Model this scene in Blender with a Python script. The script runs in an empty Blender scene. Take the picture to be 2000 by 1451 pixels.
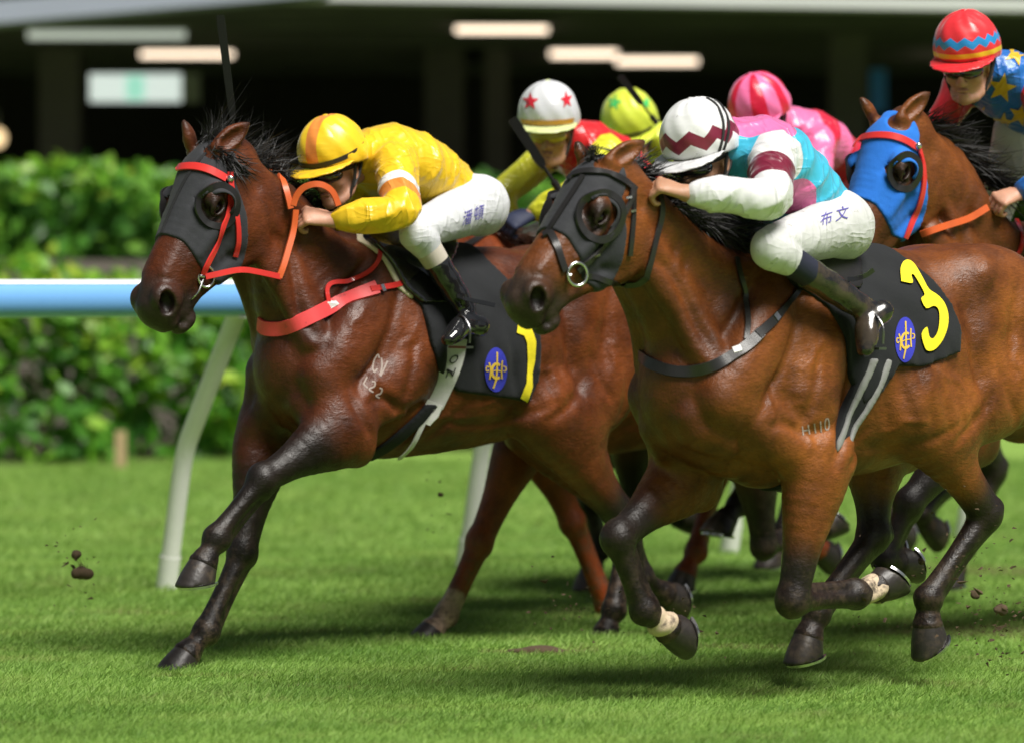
import bpy, math, random, time
import numpy as np
from mathutils import Vector, Matrix
from mathutils.bvhtree import BVHTree
T0 = time.time()
random.seed(7)
RNG = np.random.default_rng(11)
SC = bpy.context.scene
COL = SC.collection

# ------------------------------------------------------------------ camera, world, sun, exposure
FPX, HC, PX0, PY0 = 7565.0, 1.38, 1000.0, 550.0      # focal length in photo pixels, eye height
cam = bpy.data.cameras.new('camera')
cam_ob = bpy.data.objects.new('camera', cam)
COL.objects.link(cam_ob)
cam.sensor_width = 36.0
cam.lens = FPX / 2000.0 * 36.0
cam.shift_y = -(725.5 - PY0) / 2000.0
cam.clip_start = 0.5
cam.clip_end = 600.0
cam_ob.location = (0, 0, HC)
cam_ob.rotation_euler = (math.pi / 2, 0, 0)
cam.dof.use_dof = True
cam.dof.focus_distance = 13.3
cam.dof.aperture_fstop = 1.8
SC.camera = cam_ob

SUN_DIR = Vector((-0.40, 0.50, -1.0)).normalized()    # the way the floodlight falls
world = bpy.data.worlds.new('World')
SC.world = world
world.use_nodes = True
wn = world.node_tree.nodes
wl = world.node_tree.links
wn.clear()
sky = wn.new('ShaderNodeTexSky')
sky.sky_type = 'NISHITA'
sky.sun_disc = False
sky.sun_elevation = math.asin(-SUN_DIR.z)
sky.sun_rotation = math.atan2(-SUN_DIR.x, -SUN_DIR.y)
hs = wn.new('ShaderNodeHueSaturation')
hs.inputs['Saturation'].default_value = 0.35
bg = wn.new('ShaderNodeBackground')
bg.inputs['Strength'].default_value = 0.032
wo = wn.new('ShaderNodeOutputWorld')
wl.new(sky.outputs[0], hs.inputs['Color'])
wl.new(hs.outputs[0], bg.inputs['Color'])
wl.new(bg.outputs[0], wo.inputs['Surface'])
sun = bpy.data.lights.new('sun', 'SUN')
sun.energy = 5.0
sun.angle = math.radians(28)
sun.color = (1.0, 0.965, 0.9)
sun_ob = bpy.data.objects.new('sun', sun)
COL.objects.link(sun_ob)
sun_ob.rotation_euler = SUN_DIR.to_track_quat('-Z', 'Y').to_euler()
sun_ob.location = (3, 6, 12)
SC.view_settings.view_transform = 'Standard'
SC.view_settings.look = 'None'
SC.view_settings.exposure = 0.32
SC.view_settings.gamma = 1.0
SC.cycles.use_denoising = True
SC.cycles.max_bounces = 4
SC.cycles.diffuse_bounces = 2
SC.cycles.glossy_bounces = 2
SC.cycles.transmission_bounces = 2
SC.cycles.transparent_max_bounces = 8

YAW = math.radians(41.0)
CU, SU = math.cos(YAW), math.sin(YAW)
HEAD = np.array([-CU, -SU, 0.0])     # the way the field runs (left and towards the lens)
SIDE = np.array([SU, -CU, 0.0])      # its left-hand side, the side that is seen

def ray(px, py):
    return np.array([(px - PX0) / FPX, 1.0, -(py - PY0) / FPX])

def at_depth(px, py, d):
    r = ray(px, py)
    return np.array([r[0] * d, d, HC + r[2] * d])

def on_ground(px, py, z=0.0):
    r = ray(px, py)
    t = (z - HC) / r[2]
    return np.array([r[0] * t, t, z])

def on_plane(px, py, c):
    r = ray(px, py)
    t = c / (SU * r[0] - CU * r[1])
    return np.array([r[0] * t, t, HC + r[2] * t])

class Frame:
    """upright frame of one runner: u forward, v to its left, z up"""
    def __init__(s, c, wpx, wpy):
        s.c = c
        w = on_plane(wpx, wpy, c)
        s.o = np.array([w[0], w[1], 0.0])
        s.zw = w[2]
    def toL(s, p):
        q = np.asarray(p, float) - s.o
        return np.array([q @ HEAD, q @ SIDE, q[2]])
    def toW(s, p):
        return s.o + HEAD * p[0] + SIDE * p[1] + np.array([0, 0, p[2]])
    def L(s, px, py, v=0.0):
        return s.toL(on_plane(px, py, s.c + v))
    def mat(s):
        return Matrix(((HEAD[0], SIDE[0], 0, s.o[0]), (HEAD[1], SIDE[1], 0, s.o[1]), (0, 0, 1, 0), (0, 0, 0, 1)))

# ------------------------------------------------------------------ signed-distance modelling
def unit(a):
    a = np.asarray(a, float)
    return a / (np.linalg.norm(a) + 1e-12)

def catmull(nodes, n):
    A = np.asarray(nodes, float)
    if n <= 1 or len(A) < 3:
        return A
    E = np.vstack([2 * A[0] - A[1], A, 2 * A[-1] - A[-2]])
    out = []
    for i in range(1, len(E) - 2):
        p0, p1, p2, p3 = E[i - 1], E[i], E[i + 1], E[i + 2]
        for k in range(n):
            t = k / n
            out.append(0.5 * (2 * p1 + (p2 - p0) * t + (2 * p0 - 5 * p1 + 4 * p2 - p3) * t * t + (3 * p1 - p0 - 3 * p2 + p3) * t ** 3))
    out.append(A[-1])
    return np.array(out)

class Tube:
    """chain of elliptical cones: nodes (x,y,z, r_side, r_other)"""
    def __init__(s, nodes, side=(0, 1, 0), k=0.03, sub=3, op='u'):
        nn = [tuple(n) if len(n) == 5 else tuple(n) + (n[3],) for n in nodes]
        s.n = catmull(nn, sub)
        s.n[:, 3:] = np.maximum(s.n[:, 3:], 0.003)
        s.side = unit(side); s.k = k; s.op = op
        r = s.n[:, 3:].max(1)[:, None]
        s.lo = (s.n[:, :3] - r).min(0); s.hi = (s.n[:, :3] + r).max(0)
    def ev(s, g, sl, out):
        X, Y, Z = g
        for a, b in zip(s.n[:-1], s.n[1:]):
            d = b[:3] - a[:3]
            L2 = d @ d
            if L2 < 1e-10:
                continue
            ax = d / math.sqrt(L2)
            sd = s.side - (s.side @ ax) * ax
            if np.linalg.norm(sd) < 0.05:
                sd = np.cross(ax, [0.3, 0.5, 0.8])
            sd = unit(sd); nr = np.cross(ax, sd)
            m = max(a[3:].max(), b[3:].max()) * 1.12 + s.k + 0.022
            lo = np.minimum(a[:3], b[:3]) - m; hi = np.maximum(a[:3], b[:3]) + m
            ix = slice(*np.searchsorted(X, [lo[0], hi[0]])); iy = slice(*np.searchsorted(Y, [lo[1], hi[1]])); iz = slice(*np.searchsorted(Z, [lo[2], hi[2]]))
            x = (X[ix] - np.float32(a[0]))[:, None, None]; y = (Y[iy] - np.float32(a[1]))[None, :, None]; z = (Z[iz] - np.float32(a[2]))[None, None, :]
            if x.size == 0 or y.size == 0 or z.size == 0:
                continue
            f4 = np.float32
            L = f4(math.sqrt(L2)); ax = ax.astype(f4); sd = sd.astype(f4); nr = nr.astype(f4)
            w = x * ax[0] + y * ax[1] + z * ax[2]
            t = np.clip(w * f4(1 / L), f4(0), f4(1))
            ia = t * f4(b[3] - a[3]); ia += f4(a[3]); ib = t * f4(b[4] - a[4]); ib += f4(a[4])
            im = np.minimum(ia, ib); rm = im.copy()
            np.reciprocal(ia, out=ia); np.reciprocal(ib, out=ib); np.reciprocal(im, out=im)
            t *= L; w -= t; w *= im
            p = x * sd[0] + y * sd[1] + z * sd[2]; p *= ia
            q = x * nr[0] + y * nr[1] + z * nr[2]; q *= ib
            k0 = p * p; k0 += q * q; k0 += w * w; np.sqrt(k0, out=k0)
            p *= ia; q *= ib; w *= im
            k1 = p * p; k1 += q * q; k1 += w * w; np.sqrt(k1, out=k1); k1 += f4(1e-6)
            dd = k0 * (k0 - f4(1)); dd /= k1
            dd = np.where(k0 < f4(1e-3), -rm, dd)
            o = out[ix, iy, iz]
            np.minimum(o, dd, out=o)

class Ell:
    def __init__(s, c, r, R=None, k=0.03, op='u'):
        s.c = np.asarray(c, float); s.r = np.asarray(r, float)
        s.R = np.eye(3) if R is None else np.asarray(R, float)     # columns = axes
        s.k = k; s.op = op
        m = np.abs(s.R) @ s.r
        s.lo = s.c - m; s.hi = s.c + m
    def ev(s, g, sl, out):
        X, Y, Z = g
        x = (X - s.c[0])[:, None, None]; y = (Y - s.c[1])[None, :, None]; z = (Z - s.c[2])[None, None, :]
        R = s.R; r = s.r
        a = x * R[0, 0] + y * R[1, 0] + z * R[2, 0]
        b = x * R[0, 1] + y * R[1, 1] + z * R[2, 1]
        c = x * R[0, 2] + y * R[1, 2] + z * R[2, 2]
        k0 = np.sqrt((a / r[0]) ** 2 + (b / r[1]) ** 2 + (c / r[2]) ** 2)
        k1 = np.sqrt((a / r[0] ** 2) ** 2 + (b / r[1] ** 2) ** 2 + (c / r[2] ** 2) ** 2) + 1e-6
        np.minimum(out, np.where(k0 < 1e-3, -r.min(), k0 * (k0 - 1) / k1), out=out)

class Half:
    """everything on the n side of the plane through p (used with op 'i' or 's')"""
    def __init__(s, p, n, k=0.004, op='s'):
        s.p = np.asarray(p, float); s.nn = unit(n); s.k = k; s.op = op
        s.lo = np.full(3, -99.0); s.hi = np.full(3, 99.0)
    def ev(s, g, sl, out):
        X, Y, Z = g
        d = (X - s.p[0])[:, None, None] * s.nn[0] + (Y - s.p[1])[None, :, None] * s.nn[1] + (Z - s.p[2])[None, None, :] * s.nn[2]
        np.minimum(out, -d, out=out)

class Poly:
    """prism: closed polygon in the (p,q) plane of a frame, any depth along the third axis"""
    def __init__(s, o, A, B, pts, k=0.004, op='i', wlim=None):
        s.o = np.asarray(o, float); s.A = unit(A); s.B = unit(B); s.pts = np.asarray(pts, float); s.k = k; s.op = op
        s.lo = np.full(3, -99.0); s.hi = np.full(3, 99.0); s.wlim = wlim
    def ev(s, g, sl, out):
        X, Y, Z = g
        x = (X - s.o[0])[:, None, None]; y = (Y - s.o[1])[None, :, None]; z = (Z - s.o[2])[None, None, :]
        p = x * s.A[0] + y * s.A[1] + z * s.A[2]; q = x * s.B[0] + y * s.B[1] + z * s.B[2]
        d2 = np.full(np.broadcast(p, q).shape, 1e9, np.float32); ins = np.zeros(d2.shape, bool)
        n = len(s.pts)
        for i in range(n):
            a = s.pts[i]; b = s.pts[(i + 1) % n]; e = b - a
            wx = p - a[0]; wy = q - a[1]
            t = np.clip((wx * e[0] + wy * e[1]) / (e @ e), 0, 1)
            d2 = np.minimum(d2, (wx - e[0] * t) ** 2 + (wy - e[1] * t) ** 2)
            c = (a[1] <= q) != (b[1] <= q)
            if abs(e[1]) > 1e-9:
                ins ^= c & (p < (q - a[1]) * e[0] / e[1] + a[0])
        d = np.sqrt(d2); d = np.where(ins, -d, d)
        if s.wlim is not None:
            C = np.cross(s.A, s.B)
            w = x * C[0] + y * C[1] + z * C[2]
            d = np.maximum(d, np.maximum(s.wlim[0] - w, w - s.wlim[1]))
        np.minimum(out, d, out=out)

class Groove:
    """a crease (or, with negative amp, a ridge) along a side-view line, on both flanks or on one"""
    def __init__(s, pts, amp, w, side=0, vmin=.03):
        s.pts = catmull(pts, 5); s.amp = amp; s.w = w; s.op = 'd'; s.k = 0; s.side = side; s.vmin = vmin
        m = 2.6 * w
        s.lo = np.array([s.pts[:, 0].min() - m, -9, s.pts[:, 1].min() - m]); s.hi = np.array([s.pts[:, 0].max() + m, 9, s.pts[:, 1].max() + m])
    def ev(s, g, sl, out):
        X, Y, Z = g
        x = X[:, None]; z = Z[None, :]
        d2 = np.full((len(X), len(Z)), 9.0); n = len(s.pts); end = np.zeros(d2.shape)
        for i in range(n - 1):
            a, b = s.pts[i], s.pts[i + 1]; e = b - a
            t = np.clip(((x - a[0]) * e[0] + (z - a[1]) * e[1]) / (e @ e + 1e-12), 0, 1)
            q = (x - a[0] - t * e[0]) ** 2 + (z - a[1] - t * e[1]) ** 2
            f = np.minimum(1, 4 * np.minimum((i + t) / (n - 1), 1 - (i + t) / (n - 1)) + .15)
            end = np.where(q < d2, f, end); d2 = np.minimum(d2, q)
        G = s.amp * np.exp(-d2 / s.w ** 2) * end
        y = np.abs(Y) if s.side == 0 else s.side * Y
        q = np.clip((y - s.vmin) / .07, 0, 1); q = q * q * (3 - 2 * q)
        out[...] = G[:, None, :] * q[None, :, None]

def smin(a, b, k):
    if k <= 0:
        return np.minimum(a, b)
    h = np.maximum(k - np.abs(a - b), 0) / k
    return np.minimum(a, b) - h * h * k * 0.25

def field(prims, lo, hi, h, base=None):
    lo = np.asarray(lo, float); hi = np.asarray(hi, float)
    n = np.maximum(np.ceil((hi - lo) / h).astype(int) + 1, 4) if base is None else np.array(base.shape)
    X = (lo[0] + np.arange(n[0]) * h).astype(np.float32); Y = (lo[1] + np.arange(n[1]) * h).astype(np.float32); Z = (lo[2] + np.arange(n[2]) * h).astype(np.float32)
    F = np.full(n, 1.0, np.float32) if base is None else base
    for pr in prims:
        m = pr.k + 3 * h + 0.02
        ix = slice(*np.searchsorted(X, [pr.lo[0] - m, pr.hi[0] + m])); iy = slice(*np.searchsorted(Y, [pr.lo[1] - m, pr.hi[1] + m])); iz = slice(*np.searchsorted(Z, [pr.lo[2] - m, pr.hi[2] + m]))
        sub = F[ix, iy, iz]
        if sub.size == 0:
            continue
        tmp = np.full(sub.shape, 1.0, np.float32)
        pr.ev((X[ix], Y[iy], Z[iz]), None, tmp)
        if pr.op == 'd':
            F[ix, iy, iz] = sub + tmp
        elif pr.op == 'u':
            F[ix, iy, iz] = smin(sub, tmp, pr.k)
        elif pr.op == 's':
            F[ix, iy, iz] = -smin(-sub, tmp, pr.k)
        else:
            F[ix, iy, iz] = -smin(-sub, -tmp, pr.k)
    return F, lo

def nets(F, lo, h, relax=2):
    S = F < 0
    nx, ny, nz = F.shape
    c = np.zeros((nx - 1, ny - 1, nz - 1), np.uint8)
    for i in (0, 1):
        for j in (0, 1):
            for k in (0, 1):
                c += S[i:nx - 1 + i, j:ny - 1 + j, k:nz - 1 + k]
    cells = np.argwhere((c > 0) & (c < 8))
    idx = np.full(c.shape, -1, np.int32)
    idx[cells[:, 0], cells[:, 1], cells[:, 2]] = np.arange(len(cells))
    acc = np.zeros((len(cells), 3)); cnt = np.zeros(len(cells))
    offs = [(i, j, k) for i in (0, 1) for j in (0, 1) for k in (0, 1)]
    for a in offs:
        for ax in range(3):
            if a[ax]:
                continue
            b = list(a); b[ax] = 1
            fa = F[cells[:, 0] + a[0], cells[:, 1] + a[1], cells[:, 2] + a[2]]
            fb = F[cells[:, 0] + b[0], cells[:, 1] + b[1], cells[:, 2] + b[2]]
            m = (fa < 0) != (fb < 0)
            t = fa[m] / (fa[m] - fb[m])
            p = np.tile(np.array(a, float), (m.sum(), 1)); p[:, ax] += t
            acc[m] += p; cnt[m] += 1
    V = lo + (cells + acc / cnt[:, None]) * h
    Q = []
    for ax in range(3):
        o1, o2 = [(1, 2), (2, 0), (0, 1)][ax]
        sh = [slice(None)] * 3; sh2 = [slice(None)] * 3
        sh[ax] = slice(0, -1); sh2[ax] = slice(1, None)
        A = S[tuple(sh)]; B = S[tuple(sh2)]
        e = np.argwhere(A != B)
        e = e[(e[:, o1] > 0) & (e[:, o2] > 0) & (e[:, o1] < F.shape[o1] - 1) & (e[:, o2] < F.shape[o2] - 1)]
        def id_(d1, d2):
            q = e.copy(); q[:, o1] -= d1; q[:, o2] -= d2
            return idx[q[:, 0], q[:, 1], q[:, 2]]
        q = np.stack([id_(1, 1), id_(0, 1), id_(0, 0), id_(1, 0)], 1)
        fl = ~A[e[:, 0], e[:, 1], e[:, 2]]
        q[fl] = q[fl][:, ::-1]
        Q.append(q)
    Q = np.concatenate(Q)
    Q = Q[(Q >= 0).all(1)]
    for it in range(relax):
        for lam in (0.5, -0.42):
            s = np.zeros_like(V); n = np.zeros(len(V))
            for i in range(4):
                for j in (1, 3):
                    np.add.at(n, Q[:, i], 1) if False else None
            E = np.concatenate([Q[:, [0, 1]], Q[:, [1, 2]], Q[:, [2, 3]], Q[:, [3, 0]]])
            n = np.bincount(E[:, 0], minlength=len(V)) + np.bincount(E[:, 1], minlength=len(V))
            for d in range(3):
                s[:, d] = np.bincount(E[:, 0], V[E[:, 1], d], len(V)) + np.bincount(E[:, 1], V[E[:, 0], d], len(V))
            V = V + lam * (s / np.maximum(n, 1)[:, None] - V)
    return V, Q

def sculpt(prims, h, pad=0.03, relax=2, extra=None, lo=None, hi=None):
    u = [p for p in prims if p.op == 'u']
    if lo is None:
        lo = np.min([p.lo for p in u], 0) - pad
        hi = np.max([p.hi for p in u], 0) + pad
    F, lo = field(prims, lo, hi, h)
    if extra is not None:
        F = extra(F, lo, h)
    return nets(F, lo, h, relax)

# ------------------------------------------------------------------ mesh helpers
def mesh_np(name, V, Q, smooth=True, colors=None, attrs=None):
    me = bpy.data.meshes.new(name)
    V = np.asarray(V, np.float32); Q = np.asarray(Q, np.int32)
    k = Q.shape[1]
    me.vertices.add(len(V)); me.vertices.foreach_set('co', V.ravel())
    me.loops.add(Q.size); me.loops.foreach_set('vertex_index', Q.ravel())
    me.polygons.add(len(Q)); me.polygons.foreach_set('loop_start', np.arange(0, Q.size, k, dtype=np.int32))
    me.update(calc_edges=True); me.validate()
    if smooth:
        me.polygons.foreach_set('use_smooth', np.ones(len(me.polygons), bool))
    if colors is not None:
        a = me.color_attributes.new('coat', 'FLOAT_COLOR', 'POINT')
        C = np.ones((len(V), 4), np.float32); C[:, :3] = colors
        a.data.foreach_set('color', C.ravel())
    for nm, arr in (attrs or {}).items():
        a = me.attributes.new(nm, 'FLOAT', 'POINT')
        a.data.foreach_set('value', np.asarray(arr, np.float32))
    return me

def mesh_py(name, V, F, smooth=False):
    me = bpy.data.meshes.new(name)
    me.from_pydata([tuple(map(float, v)) for v in V], [], F)
    me.update()
    if smooth:
        me.polygons.foreach_set('use_smooth', np.ones(len(me.polygons), bool))
        me.set_sharp_from_angle(angle=math.radians(48))
    return me

def link(name, me, mat=None, parent=None, M=None):
    o = bpy.data.objects.new(name, me)
    COL.objects.link(o)
    if mat is not None and me is not None:
        me.materials.clear(); me.materials.append(mat)
    if parent is not None:
        o.parent = parent
    if M is not None:
        o.matrix_world = M if parent is None else parent.matrix_basis.inverted() @ M
        if parent is not None:
            o.matrix_parent_inverse = Matrix.Identity(4)
    return o

def tag(o, label, cat, group=None, kind=None):
    o['label'] = label
    if cat: o['category'] = cat
    if group: o['group'] = group
    if kind: o['kind'] = kind
    return o

def empty(name, M=None, loc=None):
    o = bpy.data.objects.new(name, None)
    COL.objects.link(o)
    o.empty_display_size = 0.1
    if M is not None: o.matrix_basis = M
    if loc is not None: o.location = loc
    return o

class MB:
    """boxes, tubes and lathes gathered into one mesh"""
    def __init__(s): s.V = []; s.F = []
    def add(s, V, F):
        b = len(s.V); s.V += [tuple(map(float, v)) for v in V]; s.F += [tuple(i + b for i in f) for f in F]; return s
    def box(s, c, d, R=None):
        c = np.asarray(c, float); d = np.asarray(d, float) / 2
        P = np.array([[x, y, z] for x in (-1, 1) for y in (-1, 1) for z in (-1, 1)]) * d
        if R is not None: P = P @ np.asarray(R).T
        return s.add(P + c, [(0, 1, 3, 2), (4, 6, 7, 5), (0, 4, 5, 1), (2, 3, 7, 6), (0, 2, 6, 4), (1, 5, 7, 3)])
    def tube(s, pts, rad, seg=10, cap=True, squash=None):
        P = np.asarray(pts, float); n = len(P)
        rad = np.full(n, rad) if np.isscalar(rad) else np.asarray(rad, float)
        V = []; prev = None
        for i in range(n):
            t = unit(P[min(i + 1, n - 1)] - P[max(i - 1, 0)])
            if prev is None:
                a = np.cross(t, [0, 0, 1.0]); a = np.cross(t, [1.0, 0, 0]) if np.linalg.norm(a) < 0.1 else a
            else:
                a = prev - (prev @ t) * t
            a = unit(a); prev = a; b = np.cross(t, a)
            for k in range(seg):
                th = 2 * math.pi * k / seg
                V.append(P[i] + rad[i] * (math.cos(th) * a + math.sin(th) * b))
        F = [(i * seg + k, i * seg + (k + 1) % seg, (i + 1) * seg + (k + 1) % seg, (i + 1) * seg + k) for i in range(n - 1) for k in range(seg)]
        if cap:
            F.append(tuple(range(seg))[::-1]); F.append(tuple((n - 1) * seg + k for k in range(seg)))
        return s.add(V, F)
    def torus(s, c, A, B, ra, rb, r, seg=28, sg=8):
        th = np.linspace(0, 2 * math.pi, seg, endpoint=False)
        A = unit(A); B = unit(B); N = np.cross(A, B)
        V = []; F = []
        for i, t in enumerate(th):
            o = np.asarray(c) + A * ra * math.cos(t) + B * rb * math.sin(t)
            d = unit(A * math.cos(t) / ra + B * math.sin(t) / rb)
            for k in range(sg):
                f = 2 * math.pi * k / sg
                V.append(o + r * (math.cos(f) * d + math.sin(f) * N))
        for i in range(seg):
            for k in range(sg):
                F.append((i * sg + k, ((i + 1) % seg) * sg + k, ((i + 1) % seg) * sg + (k + 1) % sg, i * sg + (k + 1) % sg))
        return s.add(V, F)
    def mesh(s, name, smooth=False): return mesh_py(name, s.V, s.F, smooth)
    def build(s, name, mat, parent=None, smooth=False, M=None): return link(name, s.mesh(name, smooth), mat, parent, M)

# ------------------------------------------------------------------ materials
class NT:
    def __init__(s, name):
        s.m = bpy.data.materials.new(name); s.m.use_nodes = True
        s.t = s.m.node_tree; s.t.nodes.clear()
        s.out = s.t.nodes.new('ShaderNodeOutputMaterial'); s.b = s.n('ShaderNodeBsdfPrincipled')
        s.l(s.b.outputs[0], s.out.inputs[0])
    def n(s, k, **kw):
        o = s.t.nodes.new(k)
        for a, v in kw.items(): setattr(o, a, v)
        return o
    def l(s, a, b): s.t.links.new(a, b)
    def set(s, **kw):
        for a, v in kw.items():
            a = {'col': 'Base Color', 'rough': 'Roughness', 'metal': 'Metallic', 'spec': 'Specular IOR Level', 'coat': 'Coat Weight', 'coatr': 'Coat Roughness',
                 'sheen': 'Sheen Weight', 'sheenr': 'Sheen Roughness', 'em': 'Emission Color', 'ems': 'Emission Strength', 'trans': 'Transmission Weight', 'sss': 'Subsurface Weight', 'aniso': 'Anisotropic', 'alpha': 'Alpha'}[a]
            i = s.b.inputs[a]
            if hasattr(v, 'links'): s.l(v, i)
            elif isinstance(v, tuple): i.default_value = v + (1,) if len(v) == 3 else v
            else: i.default_value = v
        return s
    def val(s, v):
        o = s.n('ShaderNodeValue'); o.outputs[0].default_value = v; return o.outputs[0]
    def rgb(s, c):
        o = s.n('ShaderNodeRGB'); o.outputs[0].default_value = tuple(c) + (1,); return o.outputs[0]
    def co(s, kind='Object'): return s.n('ShaderNodeTexCoord').outputs[kind]
    def attr(s, name, out='Fac'):
        o = s.n('ShaderNodeAttribute'); o.attribute_name = name; return o.outputs[out]
    def mapv(s, v, scale=(1, 1, 1), loc=(0, 0, 0), rot=(0, 0, 0)):
        o = s.n('ShaderNodeMapping'); s.l(v, o.inputs[0]); o.inputs['Scale'].default_value = scale; o.inputs['Location'].default_value = loc; o.inputs['Rotation'].default_value = rot; return o.outputs[0]
    def noise(s, scale=5, detail=3, rough=0.5, v=None, dist=0.0, col=False):
        o = s.n('ShaderNodeTexNoise'); o.inputs['Scale'].default_value = scale; o.inputs['Detail'].default_value = detail; o.inputs['Roughness'].default_value = rough; o.inputs['Distortion'].default_value = dist
        s.l(v if v is not None else s.co(), o.inputs['Vector']); return o.outputs['Color' if col else 'Fac']
    def voro(s, scale=5, v=None, feat='F1', out='Distance'):
        o = s.n('ShaderNodeTexVoronoi', feature=feat); o.inputs['Scale'].default_value = scale; s.l(v if v is not None else s.co(), o.inputs['Vector']); return o.outputs[out]
    def ramp(s, f, stops, interp='LINEAR'):
        o = s.n('ShaderNodeValToRGB'); s.l(f, o.inputs[0]); e = o.color_ramp; e.interpolation = interp
        while len(e.elements) < len(stops): e.elements.new(0.5)
        for el, (p, c) in zip(e.elements, stops):
            el.position = p; el.color = (c, c, c, 1) if not isinstance(c, tuple) else c + (1,)
        return o.outputs[0]
    def math(s, op, a, b=0.0, c=None):
        o = s.n('ShaderNodeMath', operation=op)
        for i, v in enumerate((a, b, c)):
            if v is None: continue
            if hasattr(v, 'links'): s.l(v, o.inputs[i])
            else: o.inputs[i].default_value = v
        return o.outputs[0]
    def mix(s, f, a, b, mode='MIX'):
        o = s.n('ShaderNodeMix', data_type='RGBA', blend_type=mode)
        for i, v in ((0, f), (6, a), (7, b)):
            if hasattr(v, 'links'): s.l(v, o.inputs[i])
            elif isinstance(v, tuple): o.inputs[i].default_value = v + (1,) if len(v) == 3 else v
            else: o.inputs[i].default_value = v
        return o.outputs[2]
    def sep(s, v):
        o = s.n('ShaderNodeSeparateXYZ'); s.l(v, o.inputs[0]); return o.outputs
    def bump(s, h, strength=0.3, dist=0.01, nrm=None):
        o = s.n('ShaderNodeBump'); o.inputs['Strength'].default_value = strength; o.inputs['Distance'].default_value = dist; s.l(h, o.inputs['Height'])
        if nrm is not None: s.l(nrm, o.inputs['Normal'])
        s.l(o.outputs[0], s.b.inputs['Normal']); return o.outputs[0]

def simple(name, col, rough=0.5, metal=0.0, spec=0.5, var=0.12, scale=30, bump=0.0, bscale=200, coat=0.0, sheen=0.0, dirt=None, dscale=14, damt=0.62):
    m = NT(name)
    n = m.noise(scale, 4, 0.6)
    c = m.mix(n, tuple(x * (1 - var) for x in col), tuple(min(1, x * (1 + var)) for x in col))
    if dirt is not None:
        dn = m.ramp(m.noise(dscale, 6, 0.7), [(damt, 0.0), (min(1, damt + 0.12), 0.85)])
        c = m.mix(dn, c, dirt)
    m.set(col=c, rough=rough, metal=metal, spec=spec, coat=coat, sheen=sheen)
    if bump: m.bump(m.noise(bscale, 3, 0.6), bump, 0.002)
    return m.m

def emis(name, col, s):
    m = NT(name); m.set(col=(0.6, 0.6, 0.6), em=tuple(col), ems=s); return m.m

def wart(V, p, r, f):
    """soft weight of the vertices near a point or a segment"""
    p = np.asarray(p, float)
    if p.ndim == 1: d = np.linalg.norm(V - p, axis=1)
    else:
        e = p[1] - p[0]; t = np.clip((V - p[0]) @ e / (e @ e), 0, 1); d = np.linalg.norm(V - p[0] - t[:, None] * e, axis=1)
    x = np.clip((r + f - d) / (f + 1e-9), 0, 1)
    return x * x * (3 - 2 * x)

# ------------------------------------------------------------------ shared materials
MAT = {}
MAT['hoof'] = simple('hoof_horn', (.024, .019, .017), .42, var=.4, scale=40, bump=.5, bscale=70, dirt=(.075, .055, .038), dscale=9, damt=.48)
MAT['steel'] = simple('steel', (.62, .62, .62), .25, 1.0)
MAT['eye'] = simple('horse_eye', (.008, .004, .003), .12, spec=.5, var=0)
MAT['dark_steel'] = simple('dark_steel', (.22, .22, .23), .35, 1.0)

# ------------------------------------------------------------------ ground
def turf_material():
    m = NT('turf')
    co = m.co()
    a = m.noise(0.9, 5, 0.6, co); b = m.noise(9, 5, 0.7, m.mapv(co, (.35, 1, 1))); f = m.noise(70, 3, 0.7, co)
    c = m.mix(m.ramp(a, [(.3, 0.), (.7, 1.)]), (.21, .37, .065), (.26, .43, .085))
    c = m.mix(m.ramp(b, [(.35, 0.), (.75, .7)]), c, (.16, .25, .045))
    c = m.mix(m.ramp(f, [(.45, 0.), (.75, .6)]), c, (.32, .43, .12))
    c = m.mix(m.ramp(m.noise(1.6, 6, .7, m.mapv(co, (.6, 1, 1))), [(.60, 0.), (.74, .45)]), c, (.21, .18, .08))
    m.set(col=c, rough=.85, spec=.2); m.bump(m.math('ADD', f, m.math('MULTIPLY', b, 2.0)), .6, .03)
    return m.m
N = 60
gv = []; gx = np.linspace(-70, 70, 15); gy = np.concatenate([np.linspace(-6, 34, 12), np.linspace(50, 200, 5)])
for y in gy:
    for x in gx: gv.append((x, y, 0.0))
gf = [(j * 15 + i, j * 15 + i + 1, (j + 1) * 15 + i + 1, (j + 1) * 15 + i) for j in range(len(gy) - 1) for i in range(14)]
turf = link('ground', mesh_py('ground', gv, gf), turf_material()); turf['kind'] = 'structure'; turf['label'] = 'green racecourse turf reaching to the hedge'

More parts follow.
